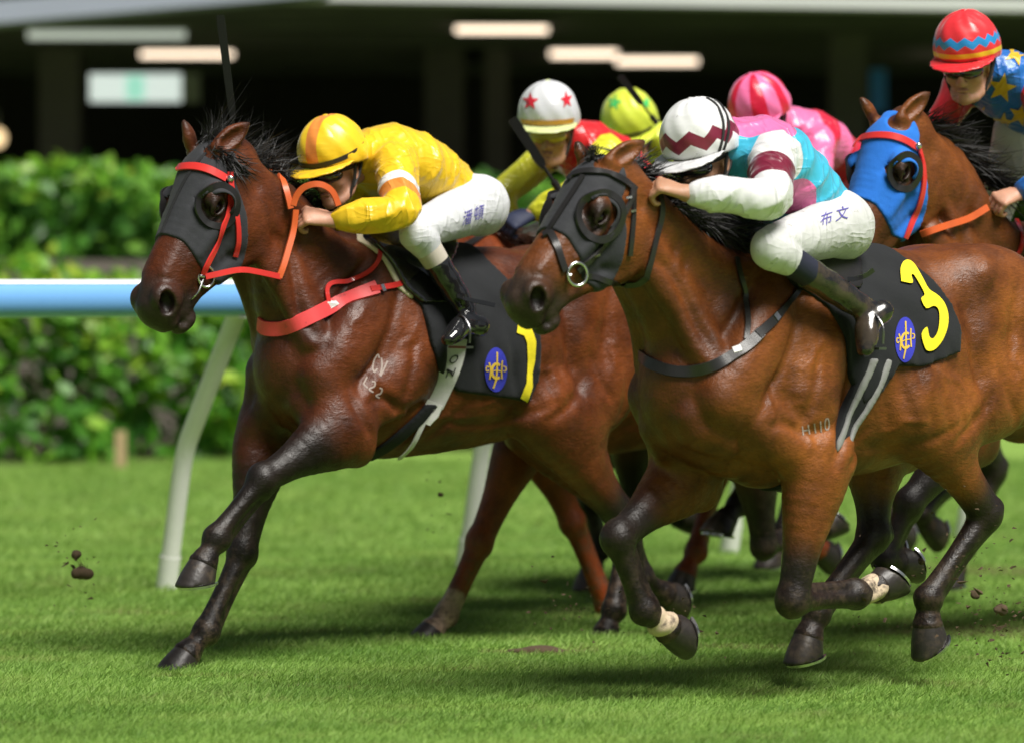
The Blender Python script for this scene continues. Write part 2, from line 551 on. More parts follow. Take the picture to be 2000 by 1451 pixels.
def grass_material():
    m = NT('grass_blades')
    r = m.attr('rnd'); t = m.attr('tip'); co = m.co()
    so = m.attr('soil')
    c = m.ramp(r, [(0., (.18, .32, .050)), (.45, (.29, .48, .095)), (.8, (.40, .58, .16)), (1., (.52, .58, .28))])
    c = m.mix(m.ramp(m.noise(2.2, 5, .7, m.mapv(co, (.45, 1, 1))), [(.42, .0), (.60, .9)]), c, m.mix(1., c, (.56, .66, .52), 'MULTIPLY'))
    c = m.mix(m.ramp(m.noise(3.4, 5, .7, m.mapv(co, (.4, 1, 1), (3, 7, 0))), [(.48, .0), (.70, .65)]), c, m.mix(1., c, (1.12, .92, .95), 'MULTIPLY'))
    c = m.mix(m.ramp(m.noise(5.0, 5, .7, m.mapv(co, (.35, 1, 1), (9, 1, 0))), [(.55, .0), (.70, .6)]), c, (.26, .22, .09))
    c = m.mix(so, m.mix(1., c, (.95, .93, 1.02), 'MULTIPLY'), (.20, .15, .08))
    m.set(col=c, rough=.55, spec=.25)
    tr = m.n('ShaderNodeBsdfTranslucent'); m.l(c, tr.inputs[0]); mx = m.n('ShaderNodeMixShader'); mx.inputs[0].default_value = .45
    m.l(m.b.outputs[0], mx.inputs[1]); m.l(tr.outputs[0], mx.inputs[2]); m.l(mx.outputs[0], m.out.inputs[0])
    return m.m
def make_grass():
    bands = [(10.6, 12.6, 8500, .024), (12.6, 14.5, 7000, .024), (14.5, 17.0, 4600, .025), (17.0, 21.0, 2400, .03), (21.0, 30.0, 800, .045)]
    VV = []; RR = []; TT = []; SS = []
    PATCH = [(1060, 1272, .26, .10, .9), (1935, 1235, .55, .28, .75), (1110, 1195, .22, .12, .7), (870, 1175, .20, .08, .5), (1480, 1265, .30, .12, .5), (1985, 1120, .4, .3, .6), (240, 1200, .25, .1, .4), (1330, 1190, .2, .1, .6), (620, 1040, .25, .14, .35)]
    for d0, d1, dens, hgt in bands:
        w0 = .145 * d1 + .7
        n = int((d1 - d0) * 2 * w0 * dens)
        y = RNG.uniform(d0, d1, n); x = RNG.uniform(-w0, w0, n)
        # patchy cover: tufts crowd together
        g = np.sin(x * 3.1 + np.sin(y * 2.3) * 2) * np.sin(y * 4.7 + np.sin(x * 1.7) * 2)
        hh = hgt * RNG.uniform(.45, 1.25, n) * (1 + .28 * g)
        th = RNG.uniform(0, 2 * math.pi, n)
        lean = RNG.normal(0, .95, (n, 2)) + np.array([.7, .2])
        wd = RNG.uniform(.0022, .0042, n) * (d0 / 11.0) ** 1.2
        a = np.stack([x - np.cos(th) * wd, y - np.sin(th) * wd, np.zeros(n) - .004], 1)
        b = np.stack([x + np.cos(th) * wd, y + np.sin(th) * wd, np.zeros(n) - .004], 1)
        c = np.stack([x + lean[:, 0] * hh, y + lean[:, 1] * hh, hh], 1)
        VV.append(np.stack([a, b, c], 1).reshape(-1, 3))
        r = np.clip(RNG.normal(.46 + .10 * g, .11, n), 0, 1)
        so = np.zeros(n)
        for (px_, py_, ra, rb, am) in PATCH:
            q = on_ground(px_, py_); dd = np.sqrt(((x - q[0]) / ra) ** 2 + ((y - q[1]) / rb) ** 2) + .25 * np.sin(x * 23) * np.sin(y * 31) + RNG.normal(0, .12, n)
            so = np.maximum(so, am * np.clip((1.1 - dd) / .45, 0, 1))
        SS.append(np.repeat(so, 3)); VV[-1] = np.where(np.tile([False, False, True], n)[:, None] & (np.repeat(so, 3) > .6)[:, None], VV[-1] * [1, 1, .45], VV[-1])
        RR.append(np.repeat(r, 3)); TT.append(np.tile([0, 0, 1.], n))
    V = np.concatenate(VV); Q = np.arange(len(V), dtype=np.int32).reshape(-1, 3)
    me = mesh_np('grass', V, Q, False, attrs={'rnd': np.concatenate(RR), 'soil': np.concatenate(SS)})
    o = link('grass', me, grass_material())
    tag(o, 'short green grass blades covering the racecourse turf', 'grass', kind='stuff')
make_grass()

# ------------------------------------------------------------------ running rail
MAT['rail'] = simple('rail_blue', (.17, .41, .80), .30, var=.03, coat=.3)
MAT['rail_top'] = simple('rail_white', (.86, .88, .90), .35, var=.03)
MAT['post'] = simple('post_white', (.72, .72, .70), .45, var=.06, dirt=(.30, .30, .22), dscale=9, damt=.66)
def make_rail():
    b0 = on_ground(325, 1150)
    root = empty('running_rail', loc=tuple(b0))
    tag(root, 'pale blue running rail on bent white posts behind the horses', 'rail')
    off = 0.58
    zt = HC + .004
    base = b0 + SIDE * off
    ra = .078; n = 64
    P0 = base + HEAD * 9 - b0; P1 = base - HEAD * 26 - b0
    prof = []
    for i in range(28):
        t = 2 * math.pi * i / 28; prof.append((math.cos(t) * .062, math.sin(t) * ra))
    V = []; F = []
    for P in (P0, P1):
        for a, z in prof: V.append(P + SIDE * a + np.array([0, 0, zt - ra + z]))
    F = [(i, (i + 1) % 28, 28 + (i + 1) % 28, 28 + i) for i in range(28)] + [tuple(range(27, -1, -1)), tuple(range(28, 56))]
    MB().add(V, F).build('rail_tube', MAT['rail'], root, True)
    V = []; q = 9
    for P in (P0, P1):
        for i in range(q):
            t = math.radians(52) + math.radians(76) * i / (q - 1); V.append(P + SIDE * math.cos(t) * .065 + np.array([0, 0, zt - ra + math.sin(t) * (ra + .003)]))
    MB().add(V, [(i, i + 1, q + i + 1, q + i) for i in range(q - 1)]).build('rail_top_strip', MAT['rail_top'], root, True)  # white strip laid along the top of the blue tube
    step = 1.76
    for k in range(-3, 13):
        o = -HEAD * step * k
        pts = [(-.01, -.05), (.025, .12), (.09, .42), (.125, .57), (.165, .67), (.24, .79), (.40, 1.04), (.535, 1.25)]
        pp = catmull([tuple(o + SIDE * a + np.array([0, 0, z])) for a, z in pts], 4)
        rr = np.full(len(pp), .043); rr[:5] = .046
        p = MB().tube(pp, rr, 14).build('post', MAT['post'], root, True)
        MB().tube([o + SIDE * -.005 + np.array([0, 0, -.02]), o + SIDE * .03 + np.array([0, 0, .15])], .049, 14).build('post_foot', MAT['post'], p, True)
        MB().box(o + SIDE * .555 + np.array([0, 0, 1.235]), (.09, .09, .03), np.stack([HEAD, SIDE, [0, 0, 1]], 1)).build('bracket', MAT['post'], p)
make_rail()

# ------------------------------------------------------------------ hedges
def leaf_material():
    m = NT('hedge_leaves')
    r = m.attr('rnd')
    c = m.ramp(r, [(0., (.030, .115, .016)), (.35, (.080, .25, .026)), (.7, (.19, .42, .035)), (.9, (.36, .54, .040)), (1., (.52, .60, .08))])
    c = m.mix(m.noise(40, 3, .6), c, m.mix(1., c, (.75, .8, .7), 'MULTIPLY'))
    m.set(col=c, rough=.38, spec=.4)
    tr = m.n('ShaderNodeBsdfTranslucent'); m.l(c, tr.inputs[0]); mx = m.n('ShaderNodeMixShader'); mx.inputs[0].default_value = .35
    m.l(m.b.outputs[0], mx.inputs[1]); m.l(tr.outputs[0], mx.inputs[2]); m.l(mx.outputs[0], m.out.inputs[0])
    return m.m
MAT['leaf'] = leaf_material()
MAT['twig'] = simple('twig', (.05, .035, .02), .8)
def make_hedge(name, label, p0, length, hgt, thick, zb, n, size, seed, bright=.45):
    R = np.random.default_rng(seed)
    root = empty(name, loc=tuple(p0))
    tag(root, label, 'hedge', 'hedges in front of the stand')
    t = R.uniform(0, length, n); a = R.beta(1.0, 1.4, n) * thick; z = R.beta(1.15, 1.0, n)
    lump = .16 * np.sin(t * 2.3 + seed) + .12 * np.sin(t * 5.1 + 2 * seed) + .10 * np.sin(z * 9 + t * 3)
    top = hgt * (1 + .05 * np.sin(t * 1.7 + seed) + .045 * np.sin(t * 4.3))
    P = (-HEAD)[None] * t[:, None] + SIDE[None] * (lump - a)[:, None] + np.array([0, 0, 1.])[None] * (zb + z * top)[:, None]
    nrm = SIDE[None] * R.uniform(.2, 1.2, n)[:, None] + R.normal(0, .55, (n, 3)) + np.array([0, 0, .55])
    nrm /= np.linalg.norm(nrm, axis=1)[:, None]
    ax = R.normal(0, 1, (n, 3)); ax -= (ax * nrm).sum(1)[:, None] * nrm; ax /= np.linalg.norm(ax, axis=1)[:, None]
    bx = np.cross(nrm, ax); L = size * R.uniform(.6, 1.35, n)[:, None]
    q = [P - ax * L * .5, P - ax * L * .12 + bx * L * .30 + nrm * L * .06, P + ax * L * .28 + bx * L * .22 + nrm * L * .05, P + ax * L * .58 - nrm * L * .06, P + ax * L * .28 - bx * L * .22 + nrm * L * .05, P - ax * L * .12 - bx * L * .30 + nrm * L * .06, P + ax * L * .08 - nrm * L * .01]
    V = np.stack(q, 1).reshape(-1, 3); b = np.arange(n)[:, None] * 7
    Q = np.concatenate([b + np.array([0, 5, 6, 1]), b + np.array([1, 6, 3, 2]), b + np.array([6, 5, 4, 3])])
    patch = .14 * np.sin(t * 1.3 + seed * 3) * np.sin(z * 5 + t)
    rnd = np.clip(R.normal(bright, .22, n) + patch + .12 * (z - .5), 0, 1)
    link('leaves', mesh_np('leaves', V, Q, attrs={'rnd': np.repeat(rnd, 7)}), MAT['leaf'], root)['kind'] = 'stuff'
    mb = MB()
    for i in range(int(length * 4)):
        s = -HEAD * R.uniform(0, length) - SIDE * R.uniform(.1, thick); pts = [s + np.array([R.normal(0, .1) * k, R.normal(0, .1) * k, zb - .02 + hgt * .9 * k / 4]) for k in range(5)]
        mb.tube(pts, [.016, .014, .011, .008, .004], 5)
    mb.build('stems', MAT['twig'], root)['kind'] = 'stuff'
HB = on_ground(40, 912)
make_hedge('hedge', 'low leafy green hedge standing on the turf below the rail line', HB + HEAD * 6, 22, 1.44, .8, 0.0, 15500, .165, 3, .56)
HU = HB - SIDE * 3.4
make_hedge('hedge', 'upper leafy hedge on the concrete ledge in front of the stand', HU + HEAD * 6, 26, .84, 1.0, 1.54, 12500, .165, 5, .42)
MAT['concrete'] = simple('concrete', (.12, .105, .085), .85, var=.25, scale=3, bump=.2, bscale=30)
MAT['soil'] = simple('soil', (.045, .032, .02), .95, var=.5, scale=8, bump=.6, bscale=20)
RB = np.stack([HEAD, SIDE, np.array([0, 0, 1.0])], 1)
b = HU + SIDE * .45 - HEAD * 8
o = MB().box((0, 0, .78), (34, .25, 1.56), RB).build('planter_wall', MAT['concrete']); o.location = tuple(b); tag(o, 'low concrete planter wall between the two hedges', 'wall')
o = MB().box((0, 0, .76), (34, 1.9, 1.5), RB).build('planter_soil', MAT['soil']); o.location = tuple(b - SIDE * 1.08); o['kind'] = 'structure'; o['label'] = 'dark soil bed under the upper hedge'
o = MB().box((0, 0, .01), (34, 3.2, .03), RB).build('soil_strip', MAT['soil']); o.location = tuple(HB - HEAD * 8 - SIDE * 1.75); o['kind'] = 'structure'
stk = MB().box((0, 0, .14), (.075, .06, .28)).build('marker_stake', simple('stake_wood', (.42, .30, .17), .7)); stk.location = tuple(on_ground(236, 915)); tag(stk, 'short pale wooden stake at the foot of the hedge', 'stake')

# ------------------------------------------------------------------ stand behind
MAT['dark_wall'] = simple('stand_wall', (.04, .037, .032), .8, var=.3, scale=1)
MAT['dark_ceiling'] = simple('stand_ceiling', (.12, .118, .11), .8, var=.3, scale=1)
MAT['pillar'] = simple('stand_pillar', (.17, .155, .145), .7, var=.2, scale=2)
MAT['fascia'] = simple('fascia_white', (.70, .71, .72), .5, var=.06, scale=1)
MAT['fascia_blue'] = simple('fascia_grey', (.34, .37, .46), .5, var=.08, scale=1)
MAT['tube_warm'] = emis('tube_warm', (1.0, .80, .60), 1.9)
MAT['tube_cool'] = emis('tube_cool', (.80, .86, .78), .42)
MAT['housing'] = simple('lamp_housing', (.35, .35, .34), .5)
DS = 39.0
def quadbox(p, q, r, thick, name, mat):
    pass
def stand():
    root = empty('grandstand', loc=(0, DS, 0))
    tag(root, 'dark open grandstand undercroft behind the hedges', 'grandstand')
    Lo = np.array([0, DS, 0.])
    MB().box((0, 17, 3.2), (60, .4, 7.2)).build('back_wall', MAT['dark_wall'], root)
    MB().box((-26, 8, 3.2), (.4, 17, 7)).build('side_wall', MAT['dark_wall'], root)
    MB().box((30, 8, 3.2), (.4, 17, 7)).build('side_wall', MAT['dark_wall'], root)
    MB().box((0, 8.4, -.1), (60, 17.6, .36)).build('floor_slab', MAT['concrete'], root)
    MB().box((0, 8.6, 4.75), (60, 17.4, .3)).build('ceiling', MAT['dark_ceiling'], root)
    for k in range(5):
        MB().box((0, 2.2 + 3.1 * k, 4.42), (60, .3, .36)).build('ceiling_beam', MAT['dark_ceiling'], root)
    def beam(a, b, dep, th, mat, name, deep=.5):
        A_ = at_depth(a[0], a[1], dep) - Lo; B_ = at_depth(b[0], b[1], dep) - Lo
        d = unit(B_ - A_); up = unit(np.cross(d, [0, 1, 0])); up = up if up[2] > 0 else -up
        c = (A_ + B_) / 2
        MB().box(c, (np.linalg.norm(B_ - A_), deep, th), np.stack([d, np.cross(up, d), up], 1)).build(name, mat, root)
    beam((440, -9), (2200, 17), 38.6, .105, MAT['fascia'], 'fascia_beam')
    beam((440, -36), (2200, -18), 39.2, .13, MAT['dark_ceiling'], 'gutter')
    beam((-400, 62), (640, -28), 37.6, .22, MAT['fascia_blue'], 'fascia_beam', .6)
    beam((-400, -90), (2400, -90), 39.6, .40, MAT['fascia_blue'], 'roof_edge', .7)
    for px, w, dep in ((1655, .42, 46), (868, .5, 50), (970, .3, 50), (120, .5, 48)):
        p = at_depth(px, 300, dep) - Lo
        MB().box((p[0], p[1], 2.3), (w, w, 4.7)).build('pillar', MAT['pillar'], root)
    return root
stand()
def lamp(x0, x1, y0, y1, dep, mat, label):
    p = at_depth((x0 + x1) / 2, (y0 + y1) / 2, dep); w = (x1 - x0) / FPX * dep; hgt = .55 * (y1 - y0) / FPX * dep
    r = empty('ceiling_light', loc=tuple(p)); tag(r, label, 'ceiling light', 'ceiling lights of the stand')
    MB().tube([(-w / 2, 0, 0), (w / 2, 0, 0)], hgt / 2, 12).build('tube', mat, r, True)
    MB().box((0, .02, hgt * .62), (w * 1.02, .16, hgt * .35)).build('housing', MAT['housing'], r)
lamp(55, 362, 54, 84, 40.5, MAT['tube_cool'], 'wide dim greenish ceiling light at the upper left')
lamp(275, 455, 97, 117, 46, MAT['tube_warm'], 'warm ceiling tube behind the upright whip tip')
lamp(890, 1070, 47, 70, 44, MAT['tube_warm'], 'highest warm ceiling tube at the middle of the stand')
lamp(1075, 1206, 94, 118, 49, MAT['tube_warm'], 'warm ceiling tube above the silver and red star cap')
lamp(1204, 1363, 109, 132, 47, MAT['tube_warm'], 'warm ceiling tube above the white and maroon cap')
lamp(1795, 1850, 70, 85, 50, MAT['tube_warm'], 'short warm ceiling tube half hidden by the red cap')
def exit_sign():
    p = at_depth(264, 172, 41); r = empty('exit_sign', loc=tuple(p)); tag(r, 'lit white exit sign box with a small green running figure', 'sign')
    w = 178 / FPX * 41; hh = 54 / FPX * 41
    MB().box((0, .06, 0), (w, .10, hh)).build('panel', emis('sign_white', (.80, .90, .86), .62), r)
    MB().box((w / 2 + .10, .09, 0), (.19, .16, hh * 1.02)).build('side_case', simple('sign_case', (.16, .16, .12), .6), r)
    g = emis('sign_green', (.10, .75, .42), .6)
    k = hh * .40; mb = MB()
    for pts in ([(0, 1.0), (.12, .9), (.05, .75), (-.1, .85)], [(0, .7), (.3, .55), (.1, -.1), (-.15, 0)], [(.05, .55), (.5, .4), (.55, .25), (.05, .35)], [(-.02, .55), (-.35, .5), (-.45, .2), (-.3, .2), (-.25, .38), (0, .4)], [(.1, -.05), (.45, -.3), (.3, -.8), (.15, -.75), (.25, -.35), (-.1, -.1)], [(-.1, 0), (-.1, -.4), (-.55, -.6), (-.5, -.75), (.05, -.5), (.1, -.1)]):
        V = [(x * k, y_, z * k) for y_ in (.004, .008) for x, z in pts]; n = len(pts)
        mb.add(V, [tuple(range(n)), tuple(range(2 * n - 1, n - 1, -1))])
    mb.build('running_figure', g, r)
    MB().box((0, .004, 0), (k * 1.7, .004, k * 2.15)).build('green_field', emis('sign_field', (.35, .85, .66), .6), r)
exit_sign()
p = at_depth(-6, 270, 44); r = empty('globe_lamp', loc=tuple(p)); tag(r, 'round warm lamp at the left edge of the stand', 'lamp')
gv_, gq_ = sculpt([Ell((0, 0, 0), (.10, .10, .11), None, 0)], .02, relax=1); link('globe', mesh_np('globe', gv_, gq_), emis('globe_warm', (1, .72, .38), 1.3), r)
MB().tube([(0, 0, .1), (0, 0, .3)], .012, 8).build('stem', MAT['housing'], r)
p = at_depth(1715, 178, 45); o = MB().box((0, 0, 0), (.19, .08, .50)).box((0, -.045, .16), (.15, .02, .1)).build('notice_board', simple('blue_board', (.05, .26, .85), .5)); o.location = tuple(p); tag(o, 'blurred blue notice board on the dark stand wall', 'board')

# ------------------------------------------------------------------ horses
def coat_material(name, gloss=0.46):
    m = NT(name)
    c = m.attr('coat', 'Color')
    co = m.co()
    big = m.noise(6, 5, 0.6, co)
    dap = m.voro(15, m.mapv(co, (1, 1, 1.2)), 'SMOOTH_F1')
    fine = m.noise(160, 3, 0.7, m.mapv(co, (0.25, 1, 1)))
    c = m.mix(m.ramp(big, [(0.32, 0.0), (0.70, 1.0)]), m.mix(1.0, c, (0.44, 0.38, 0.34), 'MULTIPLY'), m.mix(1.0, c, (1.30, 1.22, 1.1), 'MULTIPLY'))
    c = m.mix(m.ramp(dap, [(0.0, 0.16), (0.5, 0.0)]), c, m.mix(1.0, c, (1.5, 1.45, 1.4), 'MULTIPLY'))
    c = m.mix(m.ramp(fine, [(0.3, 0.0), (0.72, 0.75)]), c, m.mix(1.0, c, (0.5, 0.47, 0.44), 'MULTIPLY'))
    z = m.sep(co)[2]
    low = m.ramp(z, [(0.05, 1.0), (0.62, 0.0)])
    mud = m.math('MULTIPLY', m.ramp(m.noise(22, 6, .72, co), [(.47, 0.), (.60, .75)]), low)
    c = m.mix(mud, c, (.075, .052, .034))
    c = m.mix(m.math('MULTIPLY', m.ramp(m.noise(8, 4, .6, m.mapv(co, (1, 1, .4))), [(.35, 0.), (.7, .6)]), low), c, m.mix(1., c, (2.1, 1.7, 1.5), 'MULTIPLY'))
    m.set(col=c, rough=m.ramp(m.noise(14, 6, 0.7, co), [(0.3, gloss - 0.12), (0.7, gloss + 0.16)]), spec=0.36)
    # veins, hair and sinew as fine relief
    vein = m.math('ABSOLUTE', m.math('SUBTRACT', m.noise(7, 2, 0.5, m.mapv(co, (1, 1, 0.6)), 0.8), 0.5))
    v = m.ramp(vein, [(0.0, 1.0), (0.022, 0.0)])
    h = m.math('ADD', m.math('ADD', m.math('MULTIPLY', v, 0.05), m.math('MULTIPLY', m.noise(95, 3, .65, m.mapv(co, (.5, 1, .8))), .34)), m.math('ADD', m.math('MULTIPLY', m.noise(16, 4, 0.6, m.mapv(co, (0.6, 1, 1))), 0.8), m.math('MULTIPLY', fine, 0.24)))
    m.bump(h, 0.45, 0.014)
    return m.m

class Head:
    """head frame: X from poll to muzzle, Y left, Z out of the forehead"""
    def __init__(s, poll, muz, size=1.0, side=(0, 1, 0)):
        s.o = np.asarray(poll, float)
        X = unit(np.asarray(muz) - s.o); Y = np.asarray(side, float); Y = unit(Y - (Y @ X) * X); Z = np.cross(X, Y)
        s.R = np.stack([X, Y, Z], 1); s.k = size * np.linalg.norm(np.asarray(muz) - s.o) / 0.63
    s = np.array([1.0, 1.29, 1.26])
    def p(s, x, y, z): return s.o + s.R @ (np.array([x, y, z]) * s.s * s.k)
    def tube(s, nodes, k=0.02, sub=2, op='u'):
        return Tube([tuple(s.p(n[0], n[1], n[2])) + (n[3] * s.k * s.s[1], (n[4] if len(n) > 4 else n[3]) * s.k * s.s[2]) for n in nodes], s.R[:, 1], k * s.k, sub, op)
    def ell(s, c, r, k=0.02, op='u', pitch=0.0, yaw=0.0):
        R = s.R
        if pitch or yaw:
            cp, sp, cy, sy = math.cos(pitch), math.sin(pitch), math.cos(yaw), math.sin(yaw)
            R = R @ np.array([[cy, -sy, 0], [sy, cy, 0], [0, 0, 1]]) @ np.array([[cp, 0, sp], [0, 1, 0], [-sp, 0, cp]])
        return Ell(s.p(*c), np.array(r) * s.k * s.s, R, k * s.k, op)

def head_prims(H):
    P = [H.tube([(-.03, 0, -.085, .062, .080), (.06, 0, -.080, .082, .098), (.15, 0, -.088, .090, .108), (.23, 0, -.096, .084, .106), (.32, 0, -.096, .073, .094),
                 (.42, 0, -.090, .063, .082), (.50, 0, -.090, .056, .070), (.57, 0, -.096, .050, .058)], .02, 3)]
    P.append(H.ell((.075, 0, -.02), (.10, .066, .045), .04))                    # forehead
    for s in (1, -1):
        P += [H.ell((.155, s * .055, -.165), (.115, .036, .098), .022, pitch=.35),   # cheek
              H.tube([(.10, s * .045, -.235, .026), (.20, s * .045, -.248, .028), (.32, s * .034, -.198, .026), (.45, s * .024, -.158, .025), (.53, s * .014, -.160, .024)], .02),
              H.ell((.178, s * .085, -.038), (.048, .024, .036), .022, pitch=.25),  # brow
              H.tube([(.215, s * .085, -.082, .011), (.29, s * .078, -.090, .010), (.36, s * .066, -.092, .007)], .014),
              H.tube([(.26, s * .045, -.03, .016), (.36, s * .036, -.04, .015), (.48, s * .034, -.045, .016)], .02),
              H.ell((.548, s * .044, -.082), (.056, .030, .048), .014, pitch=.5)]     # nostril wing
    P += [H.ell((.585, 0, -.112), (.044, .050, .052), .03), H.ell((.595, 0, -.145), (.028, .042, .026), .016),
          H.ell((.540, 0, -.188), (.044, .038, .024), .012), H.ell((.575, 0, -.186), (.022, .032, .016), .010)]
    for s in (1, -1):
        P += [H.ell((.205, s * .100, -.052), (.026, .020, .020), .010, 's', pitch=.2),
              H.tube([(.168, s * .094, -.050, .007), (.186, s * .101, -.036, .009), (.212, s * .102, -.034, .009), (.240, s * .095, -.050, .006)], .006), H.tube([(.172, s * .092, -.058, .005), (.20, s * .098, -.071, .006), (.236, s * .094, -.060, .005)], .006),
              H.ell((.570, s * .062, -.080), (.040, .026, .022), .007, 's', pitch=.9, yaw=-s * .35),
              H.ell((.30, s * .084, -.140), (.07, .016, .022), .03, 's', pitch=.25),
              H.tube([(.44, s * .056, -.146, .008), (.50, s * .058, -.152, .011), (.56, s * .052, -.160, .012), (.60, s * .030, -.166, .012), (.615, 0, -.168, .012)], .004, 2, 's')]
    return P

def ear_prims(H, tips):
    """each ear a curled leaf, hollow towards its opening"""
    P = []
    for s, tip in zip((1, -1), tips):
        b = H.p(.018, s * .052, .010); t = np.asarray(tip, float); ax = t - b
        f = unit(H.R[:, 0] * 0.55 + H.R[:, 1] * s * 0.55 + H.R[:, 2] * .2); f = unit(f - (f @ unit(ax)) * unit(ax))
        w = np.cross(unit(ax), f)
        n = [(0.0, .028), (.22, .036), (.5, .038), (.75, .026), (.92, .012), (1.0, .004)]
        P.append(Tube([tuple(b + ax * a) + (r * H.k, r * .72 * H.k) for a, r in n], w, .018, 2))
        P.append(Tube([tuple(b + ax * a + f * .022 * H.k) + (r * .62 * H.k, r * .55 * H.k) for a, r in n[1:5]], w, .006, 2, 's'))
    return P

def leg_prims(P, pts, hind, sg, sc=1.0):
    """muscle and bone from elbow / stifle to the coronet; returns the hoof frame"""
    A, K, Fk, C = [np.asarray(p, float) for p in pts]
    up = unit(K - A); dn = unit(Fk - K)
    fr = lambda a: np.array([-a[2], 0.0, a[0]]) / (math.hypot(a[0], a[2]) + 1e-9)     # dorsal side of a limb axis
    fu, fd = fr(up), fr(dn)
    L = np.linalg.norm(K - A)
    q = lambda t, o=0.0, v=0.0: A + (K - A) * t + fu * o + np.array([0, v, 0])
    if not hind:
        P.append(Tube([tuple(q(-.08)) + (.075 * sc, .10 * sc), tuple(q(.12, .004)) + (.074 * sc, .103 * sc), tuple(q(.35, .006)) + (.064 * sc, .082 * sc), tuple(q(.62, .004)) + (.049 * sc, .056 * sc), tuple(q(.86, .002)) + (.043 * sc, .045 * sc), tuple(q(1.0)) + (.043 * sc, .043 * sc)], (0, 1, 0), .045, 3))
        P.append(Tube([tuple(q(.02, .05, sg * .02)) + (.04 * sc,), tuple(q(.30, .035, sg * .018)) + (.042 * sc,), tuple(q(.62, .018, sg * .01)) + (.026 * sc,), tuple(q(.85, .016)) + (.016 * sc,)], (0, 1, 0), .014, 3))      # extensor
        P.append(Tube([tuple(q(.0, -.05, sg * .015)) + (.046 * sc,), tuple(q(.30, -.032, sg * .012)) + (.036 * sc,), tuple(q(.72, -.02)) + (.018 * sc,)], (0, 1, 0), .014, 3))      # flexors
        P.append(Ell(q(-.07, -.085), (.05 * sc, .045 * sc, .055 * sc), None, .04))
        P.append(Ell(K + fu * .006, (.041 * sc, .042 * sc, .050 * sc), None, .025))
        P.append(Ell(K - fu * .032 + dn * .01, (.022 * sc, .026 * sc, .032 * sc), None, .02))
    else:
        P.append(Tube([tuple(q(-.12)) + (.095 * sc, .14 * sc), tuple(q(.12, -.015)) + (.088 * sc, .132 * sc), tuple(q(.38, -.012)) + (.070 * sc, .098 * sc), tuple(q(.66, -.004)) + (.050 * sc, .060 * sc), tuple(q(.88)) + (.044 * sc, .048 * sc), tuple(q(1.0)) + (.046 * sc, .052 * sc)], (0, 1, 0), .05, 3))
        P.append(Tube([tuple(q(.10, .06, sg * .02)) + (.05 * sc,), tuple(q(.45, .028, sg * .015)) + (.04 * sc,), tuple(q(.8, .018)) + (.02 * sc,)], (0, 1, 0), .02, 3))
        hp = K - unit(fu + fd) * .062 - up * .030                                         # point of hock
        P.append(Tube([tuple(q(.42, -.075)) + (.03 * sc,), tuple(q(.75, -.062)) + (.017 * sc,), tuple(hp) + (.024 * sc,)], (0, 1, 0), .014, 3))
        P.append(Tube([tuple(hp) + (.027 * sc,), tuple(K - fd * .028 + dn * .05) + (.027 * sc,), tuple(K - fd * .016 + dn * .13) + (.022 * sc,)], (0, 1, 0), .018, 2))
        P.append(Ell(K, (.046 * sc, .043 * sc, .050 * sc), None, .02))
    m = lambda t, o=0.0: K + (Fk - K) * t + fd * o
    a, b = (.033, .029) if not hind else (.033, .031)
    P.append(Tube([tuple(m(0)) + (.042 * sc, .042 * sc), tuple(m(.22, .004)) + (.033 * sc, .031 * sc), tuple(m(.55, .005)) + (.028 * sc, .027 * sc), tuple(m(.85, .003)) + (.032 * sc, .032 * sc), tuple(m(1.0)) + (.038 * sc, .039 * sc)], (0, 1, 0), .016, 3))
    P.append(Tube([tuple(m(.05, -.036)) + (.019 * sc,), tuple(m(.5, -.034)) + (.0155 * sc,), tuple(m(.92, -.030)) + (.021 * sc,)], (0, 1, 0), .006, 3))   # tendons
    pa = unit(C - Fk); fp = fr(pa)
    P.append(Ell(Fk - unit(fd + fp) * .022, (.028 * sc, .032 * sc, .030 * sc), None, .02))
    P.append(Tube([tuple(Fk) + (.038 * sc, .038 * sc), tuple(Fk + (C - Fk) * .55) + (.030 * sc, .030 * sc), tuple(C) + (.043 * sc, .045 * sc)], (0, 1, 0), .018, 3))
    return C, pa, fp

def hoof_prims(C, a, d, sc=1.0):
    n = unit(.77 * a - .64 * d); t = unit(.64 * a + .77 * d)
    c = C + a * .004
    return [Tube([tuple(c - a * .006) + (.046 * sc, .049 * sc), tuple(c + n * .042 * sc + t * .026 * sc) + (.057 * sc, .062 * sc), tuple(c + n * .082 * sc + t * .046 * sc) + (.064 * sc, .074 * sc)], (0, 1, 0), 0, 3),
            Half(c + n * .066 * sc, n, .006, 's')], n, t, c

